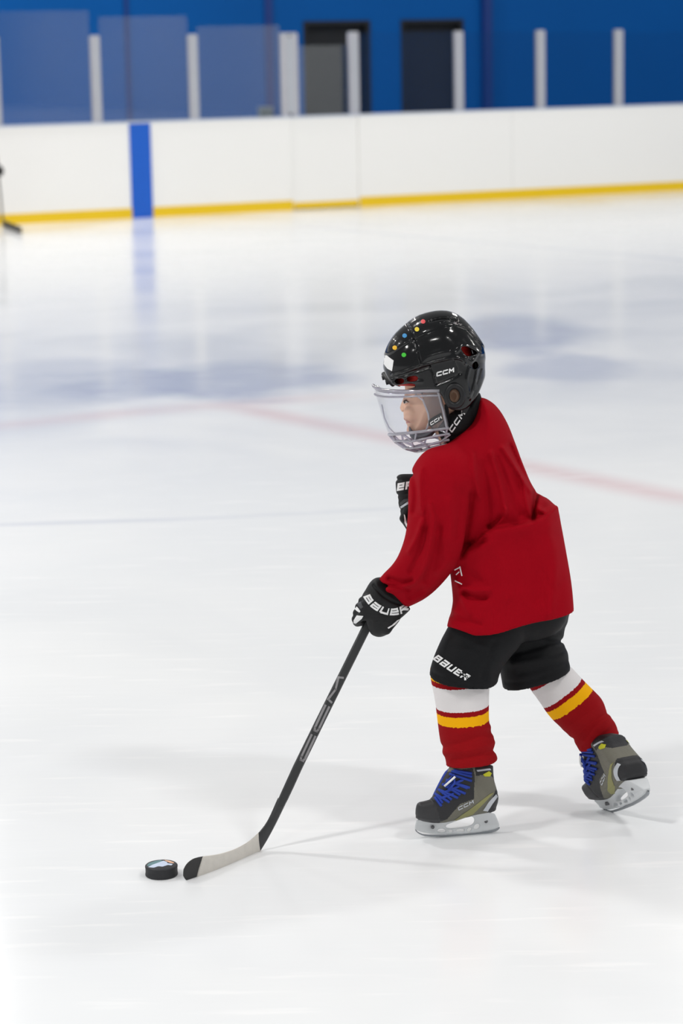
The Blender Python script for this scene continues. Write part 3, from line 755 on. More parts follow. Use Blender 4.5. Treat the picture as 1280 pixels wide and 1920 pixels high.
S2 = np.zeros_like(g.U)
for P, A, w_ in (([(806, 945), (814, 976), (803, 1045), (786, 1086), (754, 1104), (727, 1106)], 4.2, 6), ([(792, 975), (780, 1010), (766, 1035)], 3.2, 5), ([(798, 990), (790, 1030), (770, 1070)], -3, 6),
                 ([(822, 990), (818, 1040), (800, 1085)], -3, 8), ([(730, 1085), (750, 1092), (772, 1088)], -4, 5), ([(722, 1098), (745, 1100), (768, 1106)], -3.2, 4), ([(842, 940), (846, 990), (836, 1050)], 2.2, 9),
                 ([(775, 890), (782, 925), (776, 960)], -2.5, 6), ([(790, 880), (786, 920), (792, 960)], 2.5, 6), ([(800, 1100), (820, 1075), (845, 1050)], 2.5, 8), ([(770, 1118), (795, 1105), (815, 1080)], -2.5, 6), ([(862, 900), (864, 950), (858, 1000)], -2, 8)):
    S2 += g.ridge(P, A * 2.4, w_ * .95)
sl = sl - S2[:, :, None] * (1 / (1 + np.exp((g.W + 70) / 10)))
gr = np.zeros_like(g.U)
d = smin(np.maximum(d, g.V3 - hemv), far, 8)
# the sleeve merges at the shoulder, hangs free lower down
kk = np.interp(g.V.ravel(), [860, 915, 960], [22, 5, 2]).reshape(g.U.shape)[:, :, None]
h_ = np.clip(0.5 + 0.5 * (sl - d) / kk, 0, 1); d = sl + (d - sl) * h_ - kk * h_ * (1 - h_)
d = np.maximum(d, -g.cap((776, 1074, -75), (702, 1128, -50), 10, 22))           # hollow cuff
jv, jf = g.mesh(d, 1)
jersey = link_mesh('jersey', UW(jv), jf, 'jersey', body)
jb = tri_bvh(jv, jf)
# printed marks just visible on the chest
pr = [(852, 1069, 862, 1064, 2.2), (853, 1089, 866, 1096, 2.0), (862, 1062, 866, 1080, 2.2), (855, 1078, 861, 1072, 2)]
pv = []; pf = []
for a, b_, c, e, t_ in pr:
    dx, dy = c - a, e - b_; L = math.hypot(dx, dy); nx, ny = -dy / L * t_ / 2, dx / L * t_ / 2; m_ = 6
    for k in range(m_ + 1):
        x = a + dx * k / m_; y = b_ + dy * k / m_; pv += [(x - nx, y - ny), (x + nx, y + ny)]
        if k: o = len(pv) - 4; pf.append((o, o + 1, o + 3, o + 2))
print_on(jb, (pv, pf), 'chest_print', 'white', jersey, 0.6)
# collar
mb = MB()
cpts = []
for a in np.linspace(0, 2 * math.pi, 40, endpoint=False):
    cpts.append((868 + 30 * math.cos(a) + 0, 780 - 34 * math.cos(a) + 0, 50 * math.sin(a)))
mb.tube(UW(np.array(cpts)), .006, 8, True); mb.build('collar', 'jersey', jersey, True)

# ---- shorts
g = Grid(795, 1085, 1110, 1312, -150, 150, 2.6)
nearP = [(872, 1090), (856, 1145), (839, 1176), (824, 1205), (811, 1236), (804, 1262), (800, 1340), (930, 1340), (931, 1276), (945, 1245), (985, 1200), (1020, 1120)]
farP = [(900, 1090), (925, 1200), (938, 1262), (944, 1300), (955, 1340), (1075, 1340), (1070, 1262), (1066, 1230), (1056, 1207), (1058, 1175), (1072, 1138), (1075, 1100)]
nb_ = np.interp(g.V.ravel(), [1150, 1240], [50, 64]).reshape(g.U.shape)
a = g.inflate(nearP, 50, nb_, -52.0); c = g.inflate(farP, 50, nb_ - 2, 52.0)
a2 = np.zeros_like(g.U)
for P, A, w_ in (([(850, 1190), (880, 1215), (915, 1235)], -2, 9), ([(900, 1210), (915, 1240), (918, 1280)], 3, 7), ([(925, 1205), (915, 1230), (905, 1270)], -3, 6), ([(812, 1262), (850, 1282), (900, 1291)], -2.5, 3.5), ([(840, 1200), (832, 1230), (835, 1255)], 2, 8)):
    a2 += g.ridge(P, A, w_)
c2 = np.zeros_like(g.U)
for P, A, w_ in (([(965, 1225), (1000, 1215), (1050, 1200)], -5, 6), ([(960, 1245), (1000, 1240), (1055, 1225)], 4, 7), ([(975, 1262), (1010, 1255), (1060, 1240)], -3, 6), ([(1000, 1180), (1030, 1180), (1058, 1165)], 4, 8), ([(1010, 1195), (1030, 1205), (1050, 1206)], -4, 5), ([(950, 1280), (990, 1280), (1060, 1250)], -2, 3.5)):
    c2 += g.ridge(P, A, w_)
a = np.maximum(a - a2[:, :, None], g.V3 - (1259 + .12 * (g.U3 - 807) - .40 * (g.W + 52)))
c = np.maximum(c - c2[:, :, None], g.V3 - (1285 - .27 * (g.U3 - 943) - .32 * (g.W - 52)))
d = smin(a, c, 4)
d = smin(d, g.inflate([(875, 1100), (858, 1160), (880, 1205), (1000, 1205), (1062, 1180), (1070, 1100)], 50, 92, 0.0), 6)
sv_, sf_ = g.mesh(d, 1)
shorts = link_mesh('shorts', UW(sv_), sf_, 'shorts', body)
shb = tri_bvh(sv_, sf_)
props(print_on(shb, lettering('BAUER', [(811, 1236), (842, 1258), (872, 1276)], 13.0, 0.22, 0.24, 0.35, 1.2), 'lettering', 'white', shorts, 1.1), 'white letters BAUER')

# ---- socks
def sock(P, r, wcen, cutf, tfun, folds, gb_, label):
    g = Grid(*gb_, 2.2)
    wq = wcen(g.U, g.V); d = g.inflate(P, r, None, wq)
    fo = np.zeros_like(g.U)
    for Q, A, w_ in folds: fo += g.ridge(Q, A, w_)
    d = d - fo[:, :, None]
    d = np.maximum(d, cutf(g.U3, g.V3, g.W - wq[:, :, None]))
    v, f = g.mesh(d, 1); t = tfun(v[:, 0], v[:, 1], v[:, 2])
    o = link_mesh('hockey_sock', UW(v), f, 'sock', body, True, t); props(o, label)
    return o
def t_far(u, v, w):
    x = 0.61 * u + 0.79 * v + 0.22 * (w - 75) + 9
    return np.interp(x, [1600, 1622, 1635, 1674, 1683, 1703, 1760], [0.0, 0.1, 0.15, 0.38, 0.43, 0.53, 0.8])
def t_near(u, v, w):
    x = v - 0.05 * (u - 860) * -1 + 0.30 * (w + 54) + 12
    return np.interp(x, [1230, 1281, 1291, 1334, 1343, 1362, 1450], [0.0, 0.1, 0.15, 0.38, 0.43, 0.53, 0.9])
sock([(806, 1240), (806, 1270), (815, 1310), (819, 1345), (824, 1385), (829, 1408), (836, 1425), (840, 1470), (934, 1470), (931, 1432), (933, 1420), (926, 1407), (926, 1376), (917, 1364), (916, 1330), (917, 1290), (920, 1240)],
     44, lambda U, V: np.interp(V.ravel(), [1250, 1440], [-54, wL]).reshape(V.shape),
     lambda U, V, W: V - (1434 - .09 * (U - 838) - .24 * W),
     t_near,
     [([(826, 1400), (870, 1392), (926, 1372)], -2.5, 5), ([(832, 1412), (880, 1408), (930, 1392)], 2.2, 5), ([(850, 1425), (890, 1420), (930, 1405)], -3, 4), ([(860, 1375), (890, 1370), (920, 1362)], 2, 5), ([(840, 1300), (870, 1308), (905, 1302)], 1.5, 6), ([(838, 1436), (880, 1440), (926, 1430)], 1.5, 3)],
     (790, 950, 1235, 1460, -120, 60), 'striped hockey sock on the front leg')
sock([(985, 1262), (990, 1288), (1010, 1314), (1030, 1345), (1058, 1370), (1076, 1390), (1088, 1412), (1110, 1440), (1185, 1400), (1158, 1374), (1156, 1358), (1138, 1338), (1130, 1312), (1110, 1292), (1086, 1268), (1066, 1245), (1020, 1240)],
     40, lambda U, V: np.interp(V.ravel(), [1250, 1400], [60, wR]).reshape(V.shape),
     lambda U, V, W: (V - 1407) * .87 + (U - 1092) * .42 + .22 * W,
     t_far, [([(1075, 1385), (1100, 1360), (1135, 1340)], -3, 5), ([(1095, 1390), (1120, 1360), (1140, 1345)], 3, 5), ([(1095, 1402), (1125, 1385), (1150, 1362)], -2.5, 4), ([(1060, 1365), (1085, 1350), (1120, 1325)], 2, 6)],
     (975, 1195, 1235, 1440, -20, 160), 'striped hockey sock on the trailing leg')

# ---- neck guard
g = Grid(815, 915, 722, 850, -75, 75, 2.0)
d = g.inflate([(838, 778), (862, 764), (880, 752), (897, 732), (903, 745), (898, 775), (886, 802), (862, 826), (842, 832), (828, 830), (818, 798), (814, 812)], 24, 66, 0.0)
d = d - g.ridge([(880, 760), (890, 780), (880, 805)], -3, 4)[:, :, None] - g.ridge([(838, 818), (858, 818), (876, 806)], -2.5, 3)[:, :, None] - g.ridge([(868, 770), (862, 790), (866, 808)], 1.5, 5)[:, :, None]
nv, nf = g.mesh(d, 1); ng = link_mesh('neck_guard', UW(nv), nf, 'blackcloth', body)
props(print_on(tri_bvh(nv, nf), lettering('CCM', [(847, 812), (872, 776)], 9.0, 0.2, 0.27, 0.25, 1.0), 'lettering', 'white', ng, 0.5), 'white letters CCM')

# ---- helmet
HP = [(717, 690), (717.5, 680), (721, 664), (727, 648), (738, 630), (751, 617), (764, 606), (781, 594), (802, 587), (822, 583.5), (842, 584.5), (863, 594), (883, 614), (897, 634), (907, 650), (911.5, 667), (909.5, 684), (911, 702), (905.5, 718), (898, 736), (886, 757), (870, 769), (850, 770), (836, 762), (829, 742), (818, 731), (800, 730), (782, 731.5), (757, 728), (738, 722), (727, 711)]
g = Grid(708, 920, 575, 780, -92, 108, 1.45)
wy = np.clip((815 - g.U), -120, 120) * 0.13
prof_r = 72
HX = HP[:17] + [(911, 720), (905, 790), (890, 900), (735, 900), (722, 800), (716, 720)]
d = g.inflate(HX, 72, 80, wy, 1)
d = smax(d, poly_sd(chaikin(HP, 1), g.U, g.V)[:, :, None] + 0 * g.W, 2.5)
AW = np.abs(g.W - wy[:, :, None])
F = np.zeros_like(g.U)
# raised centre band with stepped edge
bandE = chaikin([(700, 668), (728, 666), (752, 650), (778, 634), (810, 619), (845, 609), (872, 614), (897, 640), (915, 660)], 2, False)
yb = np.interp(g.U.ravel(), bandE[:, 0], bandE[:, 1]).reshape(g.U.shape)
top = 1 / (1 + np.exp((g.V - yb) / 1.0))
F3 = 2.6 * top[:, :, None]
for P, A, w_ in (([(762, 606), (770, 618), (776, 637), (784, 661), (788, 684)], -2.2, 1.5),
                 ([(735, 703), (752, 700), (778, 690), (812, 680), (850, 671), (866, 674), (872, 682)], 2.4, 1.9), ([(735, 708), (753, 705), (780, 696), (806, 687)], -1.6, 1.8),
                 ([(805, 682), (812, 700), (818, 721)], -2.0, 1.3), ([(818, 721), (845, 711), (863, 700)], -1.8, 1.4), ([(850, 672), (856, 690), (860, 702)], -1.6, 1.2),
                 ([(856, 660), (870, 648), (888, 652), (902, 664)], 2.2, 2.4), ([(874, 672), (884, 682), (896, 662)], 1.8, 2.2), ([(736, 719), (760, 716), (790, 716)], 1.4, 2.0),
                 ([(842, 660), (820, 664), (796, 672), (786, 690)], 1.0, 3.0), ([(880, 690), (874, 715), (880, 740)], 1.6, 2.5), ([(895, 690), (890, 720), (880, 748)], 1.6, 2.5)):
    F += g.ridge(P, A, w_)
for P, A, w_ in (([(805, 602), (830, 596), (855, 600)], -2.2, 2.0), ([(826, 606), (845, 602), (862, 607)], -1.6, 1.6)):
    F += g.ridge(P, A, w_)
sidew = 1 / (1 + np.exp(-(AW - 26) / 6))
d = d - 1.35 * F[:, :, None] * sidew - F3
# through-cut vents and ear opening on the flanks
def hole(P, depth=30):
    e = poly_sd(chaikin(P, 1), g.U, g.V)[:, :, None]; return np.maximum(e, depth - AW)
for P in ([(739, 711), (757, 709), (757, 719), (741, 720)], [(761, 707), (783, 704), (783, 714), (764, 716)], [(743, 721.5), (779, 718.5), (777, 728), (746, 728)],
          [(862, 652), (872, 648.5), (886, 656), (895, 662), (883, 667), (874, 668)], [(893, 676), (897, 688), (888, 694), (884, 684)]):
    d = np.maximum(d, -hole(P))
d = np.maximum(d, -hole([(842, 736), (849, 727), (858, 727), (862, 737), (861, 750), (853, 757), (844, 752)], 40))
inner = g.inflate([(741, 690), (748, 655), (775, 620), (820, 602), (858, 612), (888, 648), (893, 700), (888, 740), (880, 900), (750, 900), (748, 722)], 62, 71, wy, 1)
d = np.maximum(d, -inner)
ev, ef = g.mesh(d, 1)
helmet = link_mesh('helmet', UW(ev), ef, 'helmet', body)
eb = tri_bvh(ev, ef)
g2 = Grid(728, 900, 600, 770, -80, 95, 3.0)
wy2 = np.clip((815 - g2.U), -120, 120) * 0.13
d2 = g2.inflate([(738, 700), (748, 658), (778, 622), (820, 606), (856, 614), (885, 650), (890, 700), (880, 735), (862, 735), (858, 716), (840, 716), (850, 800), (745, 800), (740, 721)], 62, 72, wy2, 1)
d2 = np.maximum(d2, poly_sd(np.array([(730, 600), (900, 600), (900, 722), (860, 735), (858, 716), (840, 716), (832, 727), (740, 723)]), g2.U, g2.V)[:, :, None] + 0 * g2.W)
inn = g2.inflate([(748, 700), (760, 665), (785, 635), (820, 618), (850, 628), (875, 655), (880, 700), (870, 900), (750, 900)], 52, 64, wy2, 1)
lv_, lf_ = g2.mesh(np.maximum(d2, -inn), 1); props(link_mesh('foam_liner', UW(lv_), lf_, 'redliner', helmet), 'red foam liner')
for (x, y, c) in ((793, 603, 'st_red'), (781.5, 617.5, 'st_yellow'), (758.5, 629.5, 'st_blue'), (740, 652, 'st_orange'), (757, 665.5, 'st_green')):
    r_ = 4.3
    props(patch(eb, [(x + r_ * math.cos(a) * 1.0, y + r_ * 0.95 * math.sin(a)) for a in np.linspace(0, 2 * math.pi, 18, endpoint=False)], 'sticker', c, helmet, 0.4, 1.8), 'round %s sticker' % c[3:])
props(patch(eb, [(719.5, 667), (725, 666), (731, 671), (738, 676), (736, 690), (735, 696), (726, 691), (720, 683), (717.5, 676)], 'name_sticker', 'white', helmet, 0.5, 1.8), 'white name sticker')
props(patch(eb, [(807, 683), (848, 673), (857, 690), (858, 700), (820, 716)], 'side_plate', 'rubber', helmet, 0.5, 2.0), 'matt side plate')
props(print_on(eb, lettering('CCM', [(818, 706.5), (851, 697.5)], 8.2, 0.16, 0.28, 0.3, 1.0), 'lettering', 'white', helmet, 1.0), 'white letters CCM')
# ear loop ring
gE = Grid(824, 882, 712, 774, -102, -56, 1.3)
ro = np.sqrt(((gE.U - 852.5) / 20.5) ** 2 + ((gE.V - 742.5) / 24.5) ** 2); ri = np.sqrt(((gE.U - 852) / 9.5) ** 2 + ((gE.V - 742) / 12.5) ** 2)
rd = np.maximum((ro - 1) * 20, (1 - ri) * 9)[:, :, None]
rq = 5.0; rw = np.abs(gE.W + 79) - 13
dE = np.sqrt(np.maximum(rd + rq, 0) ** 2 + np.maximum(rw + rq, 0) ** 2) - rq + np.minimum(np.maximum(rd + rq, rw + rq), 0)
v_, f_ = gE.mesh(dE, 1); link_mesh('ear_guard', UW(v_), f_, 'rubber', helmet)
# straps and buckle behind the ear
def strap(pts, name, m, parent, hw=3.4, th=1.2):
    P = np.array(pts, float); v = []; f = []
    for i in range(len(P)):
        t = P[min(i + 1, len(P) - 1)] - P[max(0, i - 1)]; t2 = np.array([-t[1], t[0], 0]); t2 = t2 / np.linalg.norm(t2) * hw
        for q in (t2, -t2):
            for w_ in (-th, th): v.append(P[i] + q + np.array([0, 0, w_]))
        if i: o = (i - 1) * 4; f += [(o, o + 4, o + 5, o + 1), (o + 2, o + 3, o + 7, o + 6), (o, o + 2, o + 6, o + 4), (o + 1, o + 5, o + 7, o + 3)]
    n_ = (len(P) - 1) * 4; f += [(0, 1, 3, 2), (n_, n_ + 2, n_ + 3, n_ + 1)]
    return link_mesh(name, UW(np.array(v)), f, m, parent, False)
strap([(901, 690, -50), (896, 706, -58), (890, 722, -64), (884, 740, -68), (876, 762, -66), (864, 785, -62), (850, 806, -58)], 'chin_strap', 'rubber', helmet, 4.2)
strap([(836, 758, -80), (838, 775, -74), (838, 795, -68), (834, 815, -60)], 'chin_strap', 'blackcloth', helmet, 3.6)
mb = MB(); bp_ = [(894, 716, -70), (889, 734, -72)]
cs_ = UW(np.array([(889, 724, -68)]))[0]; mb.box(cs_, (0.93, 0, 0.36), (0, 1, 0), (-0.36, 0, 0.93), .0075, .003, .010); mb.build('buckle', 'tag', helmet)
mb = MB()
for (x, y) in ((716, 709), (723, 718), (734, 716)): mb.tube(UW(np.array([(x, y, 2), (x + 7, y - 2, 2)])), .0055, 10)
mb.tube(UW(np.array([(719, 701, 10), (726, 711, -8), (737, 721, -26)])), .006, 10)
mb.build('visor_mount', 'rubber', helmet, True)
g = Grid(756, 826, 784, 840, -50, 60, 1.6)
cc = g.inflate([(766, 797), (770, 803), (775, 809), (784, 812), (800, 809), (812, 801), (818, 808), (806, 822), (788, 829), (774, 825), (766, 815)], 18, 36, (815 - g.U) * 0.13, 1)
v_, f_ = g.mesh(cc, 1); props(link_mesh('chin_cup', UW(v_), f_, 'chin', helmet), 'grey padded chin cup')

# ---- visor (clear shield above, clear bars below)
Fp = np.array([(700.5, 722), (703, 738), (711, 763), (719, 791), (727, 811), (740, 828), (760, 841.5), (786, 848)], float)
Sp = np.array([(824, 733), (828, 748), (833, 764), (838, 785), (841, 800), (843, 815), (842, 826), (834, 834)], float)
tt = np.linspace(0, 1, 8)
def vis(phi, t, out=0.0):
    fu, fv = np.interp(t, tt, Fp[:, 0]), np.interp(t, tt, Fp[:, 1]); su, sv2 = np.interp(t, tt, Sp[:, 0]), np.interp(t, tt, Sp[:, 1])
    c = max(0.0, math.cos(phi)) ** 0.82; W_ = (78 - 20 * max(0, t - .55)) + out
    bul = math.sin(2 * min(abs(phi), math.pi / 2)) * (8 if t < .2 else 3)
    u = su + (fu - su - out) * c; v = sv2 + (fv - sv2) * c + bul * (1 - t)
    return np.array([u, v, W_ * math.sin(phi) + (815 - u) * 0.13])
def vgrid(t0, t1, p0, p1, name, m, parent, nt=16, npn=48, th=1.6):
    T = np.linspace(t0, t1, nt); P = np.linspace(p0, p1, npn); v = []; f = []
    for o_ in (0, -th):
        for t in T:
            for p in P: v.append(vis(p, t, o_))
    N = nt * npn
    for i in range(nt - 1):
        for j in range(npn - 1):
            a = i * npn + j; f += [(a, a + 1, a + npn + 1, a + npn), (N + a, N + a + npn, N + a + npn + 1, N + a + 1)]
    for i in range(nt - 1):
        for j in (0, npn - 1):
            a = i * npn + j; f.append((a, a + npn, N + a + npn, N + a))
    for j in range(npn - 1):
        for i in (0, nt - 1):
            a = i * npn + j; f.append((a, a + 1, N + a + 1, N + a))
    return link_mesh(name, UW(np.array(v)), f, m, parent, True)
H2 = math.pi / 2
visor = vgrid(0.02, 0.60, -H2 * .985, H2 * .985, 'visor', 'visor', body, 20, 64)
props(visor, 'clear plastic face shield')
side_ = vgrid(0.0, 0.62, -H2 * 1.0, -H2 * .86, 'smoked_side', 'smoke', visor, 12, 8, 3.0)
side2 = vgrid(0.0, 0.62, H2 * .86, H2 * 1.0, 'smoked_side', 'smoke', visor, 12, 8, 3.0)
def vtube(path, r, name='visor_bar', m='visorbar'):
    mb = MB(); mb.tube(UW(np.array([vis(p, t, 1.0) for p, t in path])), r, 8); mb.build(name, m, visor, True)
ph = np.linspace(-H2, H2, 44)
rim = vgrid(-0.0, 0.055, -H2 * .86, H2 * .86, 'brow_rim', 'visorbar', visor, 5, 56, 9.0)
vtube([(p, 0.0) for p in ph], .0042, 'brow_rim'); vtube([(p, 0.115 + .03 * math.cos(p * 2)) for p in ph], .0026, 'brow_rim')
for t_ in (0.60, 0.72, 0.86, 0.98): vtube([(p, t_ + (.02 * math.sin(p * 5) if t_ in (0.72, 0.86) else 0)) for p in ph], .0036 if t_ in (.60, .98) else .003)
for k, p in enumerate(np.radians([-84, -62, -42, -21, 0, 21, 42, 62, 84])):
    dp = math.radians(7) * (1 if k % 2 else -1)
    vtube([(p, .60), (p + dp, .72), (p - dp * .4, .86), (p, .98)], .003)
vtube([(math.radians(30), .60), (math.radians(22), .5), (math.radians(18), .38), (math.radians(22), .25)], .0018)
vtube([(-H2 * .80, .06), (-H2 * .86, .16), (-H2 * .87, .35), (-H2 * .86, .46), (-H2 * .80, .60)], .0024)
vtube([(-H2 * .99, 0.0), (-H2 * .99, .3), (-H2 * .99, .6), (-H2 * .99, .98)], .003)
# side tag with letters
tg = [(803, 789), (810, 783), (827, 773.5), (830, 787), (808, 800.5), (802.5, 798)]
tv, tf = fill(tg, 3.0)
nb = len(tv); vv = [(a, b_, -80.5 + max(0, (815 - a)) * .25) for a, b_ in tv] + [(a, b_, -77.5 + max(0, (815 - a)) * .25) for a, b_ in tv]
tag_o = link_mesh('visor_tag', UW(np.array(vv)), list(tf) + [tuple(i + nb for i in q[::-1]) for q in tf], 'tag', visor, False)
lv, lf = lettering('CCM', [(807.5, 798), (828.5, 784.5)], 5.8, 0.16, 0.27, 0.25, 1.0)
props(link_mesh('lettering', UW(np.array([(a, b_, -81.3 + max(0, (815 - a)) * .25) for a, b_ in lv])), lf, 'white', tag_o, False), 'white letters CCM')

# ---- gloves
def panel(bvh, poly, m, parent, nm='panel'): return patch(bvh, poly, nm, m, parent, 0.6, 1.8)
g = Grid(650, 785, 1072, 1208, -125, 25, 1.6)
cuff = g.inflate([(687, 1101), (700, 1086), (708, 1084), (722, 1094), (745, 1118), (768, 1133), (772, 1140), (758, 1154), (742, 1166), (716, 1160), (690, 1140), (676, 1124)], 30, 38, -52.0)
hand = g.inflate([(683, 1110), (700, 1110), (740, 1145), (752, 1158), (738, 1177), (727, 1190), (710, 1196), (696, 1190), (689, 1176), (684, 1150), (676, 1130)], 26, 34, -58.0)
d = smin(cuff, hand, 6)
groove = g.ridge([(688, 1108), (705, 1126), (730, 1140), (764, 1147)], -0.0, 3) + g.ridge([(700, 1098), (716, 1117), (740, 1131), (768, 1138)], -3.6, 2.6) + g.ridge([(680, 1124), (696, 1144), (722, 1158), (748, 1161)], -3.2, 2.6)
groove += g.ridge([(700, 1160), (712, 1166), (728, 1166)], -2.0, 3)
d = d - groove[:, :, None]
# four fingers wrapped round the shaft, index lowest
for i in range(4):
    q = i / 3.0; bx_, by_ = 686 + 10 * q, 1160 - 34 * q; L_ = (1.0, 1.08, 1.03, .86)[i]; rf = (8.6, 8.8, 8.6, 7.8)[i]
    pts = [(bx_ + 16, by_ - 2, -84), (bx_ - 6, by_ - 6 + 1, -82), (bx_ - 6 - 12 * L_, by_ + 1, -62), (bx_ - 12 - 4 * L_, by_ + 6, -38), (bx_ + 2, by_ + 5, -25)]
    fg = None
    for a_, b_ in zip(pts[:-1], pts[1:]):
        e = g.cap(a_, b_, rf, rf - .5); fg = e if fg is None else smin(fg, e, 3)
    d = smin(d, fg, 2.0)
th_ = smin(g.cap((738, 1156, -70), (722, 1178, -80), 13, 12), g.cap((722, 1178, -80), (703, 1181, -66), 12, 10), 3)   # thumb
d = smin(d, th_, 3)
d = smin(d, g.cap((714, 1106, -54), (742, 1120, -58), 24, 21), 4)
gv, gf = g.mesh(d, 1); glove = link_mesh('glove', UW(gv), gf, 'glove', body); props(glove, 'black glove gripping the shaft, nearer hand')
gbv = tri_bvh(gv, gf)
props(print_on(gbv, lettering('BAUER', [(681, 1119), (689, 1133), (706, 1147), (730, 1155), (752, 1152), (766, 1143)], 13.0, 0.18, 0.27, 0.15, 1.1), 'lettering', 'white', glove, 0.6), 'white letters BAUER')
panel(gbv, [(665, 1142), (669, 1137), (676, 1146), (674, 1149), (668, 1145)], 'white', glove)
panel(gbv, [(663, 1163), (669, 1154), (681, 1155), (678, 1160), (667, 1169), (663, 1168)], 'white', glove)
panel(gbv, [(726, 1177), (734, 1172), (744, 1163), (750, 1160), (740, 1171), (728, 1179)], 'white', glove)
panel(gbv, [(669, 1132), (676, 1128), (681, 1138), (677, 1142), (672, 1137)], 'tag', glove)
g = Grid(730, 815, 878, 1012, -35, 75, 1.7)
d = g.inflate([(741, 900), (745, 890), (760, 888), (800, 890), (818, 905), (818, 930), (800, 945), (745, 938), (742, 920)], 20, 30, 22.0)
d = smin(d, g.inflate([(744, 930), (790, 930), (796, 950), (788, 985), (775, 1000), (760, 985), (750, 962)], 17, 24, 20.0), 6)
d = d - (g.ridge([(740, 899), (760, 899), (795, 899)], -3, 2.4) + g.ridge([(740, 930), (762, 924), (795, 926)], -3.2, 2.6) + g.ridge([(748, 955), (770, 950), (790, 952)], -2, 2.4))[:, :, None]
for i in range(4):
    w_ = -4 + i * 14; r_ = (7.6, 8.2, 8.0, 7.2)[i]
    d = smin(d, smin(g.cap((766, 950, w_), (757, 972, w_), r_, r_ - .4), g.cap((757, 972, w_), (768, 990 - 3 * abs(i - 1), w_ + 2), r_ - .4, r_ - 1.2), 3), 2)
d = smin(d, smin(g.cap((784, 940, -4), (776, 968, -10), 9, 8), g.cap((776, 968, -10), (768, 988, -8), 8, 6.5), 3), 2)
gv, gf = g.mesh(d, 1); glove2 = link_mesh('glove', UW(gv), gf, 'glove', body); props(glove2, 'black glove held against the chest, farther hand')
gb2 = tri_bvh(gv, gf)
props(print_on(gb2, lettering('BAUER', [(698, 929), (742, 921), (772, 916)], 14.0, 0.2, 0.27, 0.3, 1.1), 'lettering', 'white', glove2, 0.5), 'white letters BAUER')
panel(gb2, [(750, 950), (764, 941), (776, 944), (764, 946), (752, 953)], 'silver', glove2)
panel(gb2, [(757, 964), (759, 966), (762, 980), (766, 987), (763, 989), (758, 980)], 'white', glove2)
panel(gb2, [(750, 943), (757, 936), (772, 934), (774, 940), (760, 941), (751, 948)], 'tag', glove2)

# ---- skates: built once on the leading foot, copied to the trailing one
def fw(u): return wL + (np.asarray(u) - 856) * 0.22        # the foot points a little towards the camera
g = Grid(770, 945, 1415, 1556, wL - 62, wL + 64, 1.55)
bootP = [(845, 1428), (841, 1441), (832, 1455), (822, 1474), (808, 1498), (795, 1502), (783, 1504), (779, 1513), (778, 1530), (786, 1539), (815, 1544), (840, 1542), (885, 1530), (925, 1524), (932, 1510), (935, 1493), (930, 1477), (925, 1459), (924, 1428)]
wcc = fw(g.U); hb_ = np.interp(g.V.ravel(), [1420, 1460, 1500, 1545], [24, 27, 30, 27]).reshape(g.U.shape)
d = g.inflate(bootP, 18, hb_, wcc, 1)
d = d - (g.ridge([(808, 1500), (818, 1512), (822, 1540)], -1.6, 1.8) + g.ridge([(892, 1448), (890, 1480), (900, 1502)], -1.4, 2) + g.ridge([(780, 1533), (815, 1540), (885, 1526), (930, 1518)], 1.6, 2.2) + g.ridge([(900, 1520), (915, 1500), (934, 1488)], -1.2, 2))[:, :, None]
kv, kf = g.mesh(d, 1); kb = tri_bvh(kv, kf); SK = []
fc = kv[kf].mean(1); left = np.ones(len(kf), bool); regs = []
for nm, m_, P in (('toe_cap', 'toe', [(770, 1506), (796, 1498), (808, 1496), (818, 1512), (824, 1534), (826, 1550), (770, 1550)]),
                  ('heel_cap', 'bootblack', [(912, 1530), (914, 1512), (922, 1498), (929, 1481), (950, 1474), (950, 1530)]),
                  ('ankle_pad', 'bootblack', [(886, 1415), (945, 1415), (945, 1462), (926, 1460), (916, 1451), (892, 1455)]),
                  ('quarter_panel', 'bootblack', [(808, 1496), (818, 1470), (832, 1448), (886, 1440), (890, 1456), (888, 1498), (862, 1508), (838, 1536), (826, 1541), (824, 1534), (818, 1512)])):
    inn = (poly_sd(P, fc[:, 0], fc[:, 1]) < 0) & left; left &= ~inn; regs.append((nm, m_, kf[inn]))
def sub_mesh(F_):
    ids = np.unique(F_); mp_ = np.full(len(kv), -1); mp_[ids] = np.arange(len(ids)); return kv[ids], mp_[F_]
q_ = sub_mesh(kf[left]); skate = link_mesh('ice_skate', UW(q_[0]), q_[1], 'boot', body); props(skate, 'olive grey ice skate flat on the ice, leading foot')
for nm, m_, F_ in regs:
    q_ = sub_mesh(F_); SK.append(link_mesh(nm, UW(q_[0]), q_[1], m_, skate))
def both(poly, m, nm, lift=.7, step=2.2):
    for sd in (-1, 1):
        pv, pf = fill(poly, step); v, f = drape(kb, pv, pf, lift, sd, wL); SK.append(link_mesh(nm, UW(np.array(v)), f, m, skate, True))
both([(846, 1541), (884, 1515), (918, 1489), (926, 1486), (905, 1508), (886, 1527)], 'olive', 'side_flash', .9)
both([(905, 1520), (916, 1504), (929, 1489), (932, 1494), (922, 1508), (914, 1521)], 'silver', 'heel_flash', 1.2)
both([(905, 1452), (916, 1446), (921, 1450), (918, 1456), (908, 1456)], 'yellow', 'logo_patch', 1.0)
both([(893, 1444), (918, 1441), (920, 1444), (895, 1447)], 'silver', 'ankle_stripe', 1.0)
SK.append(props(print_on(kb, lettering('CCM', [(859, 1520), (888, 1506)], 6.2, 0.2, 0.28, 0.3, 1.0), 'lettering', 'silver', skate, 1.0), 'silver letters CCM'))
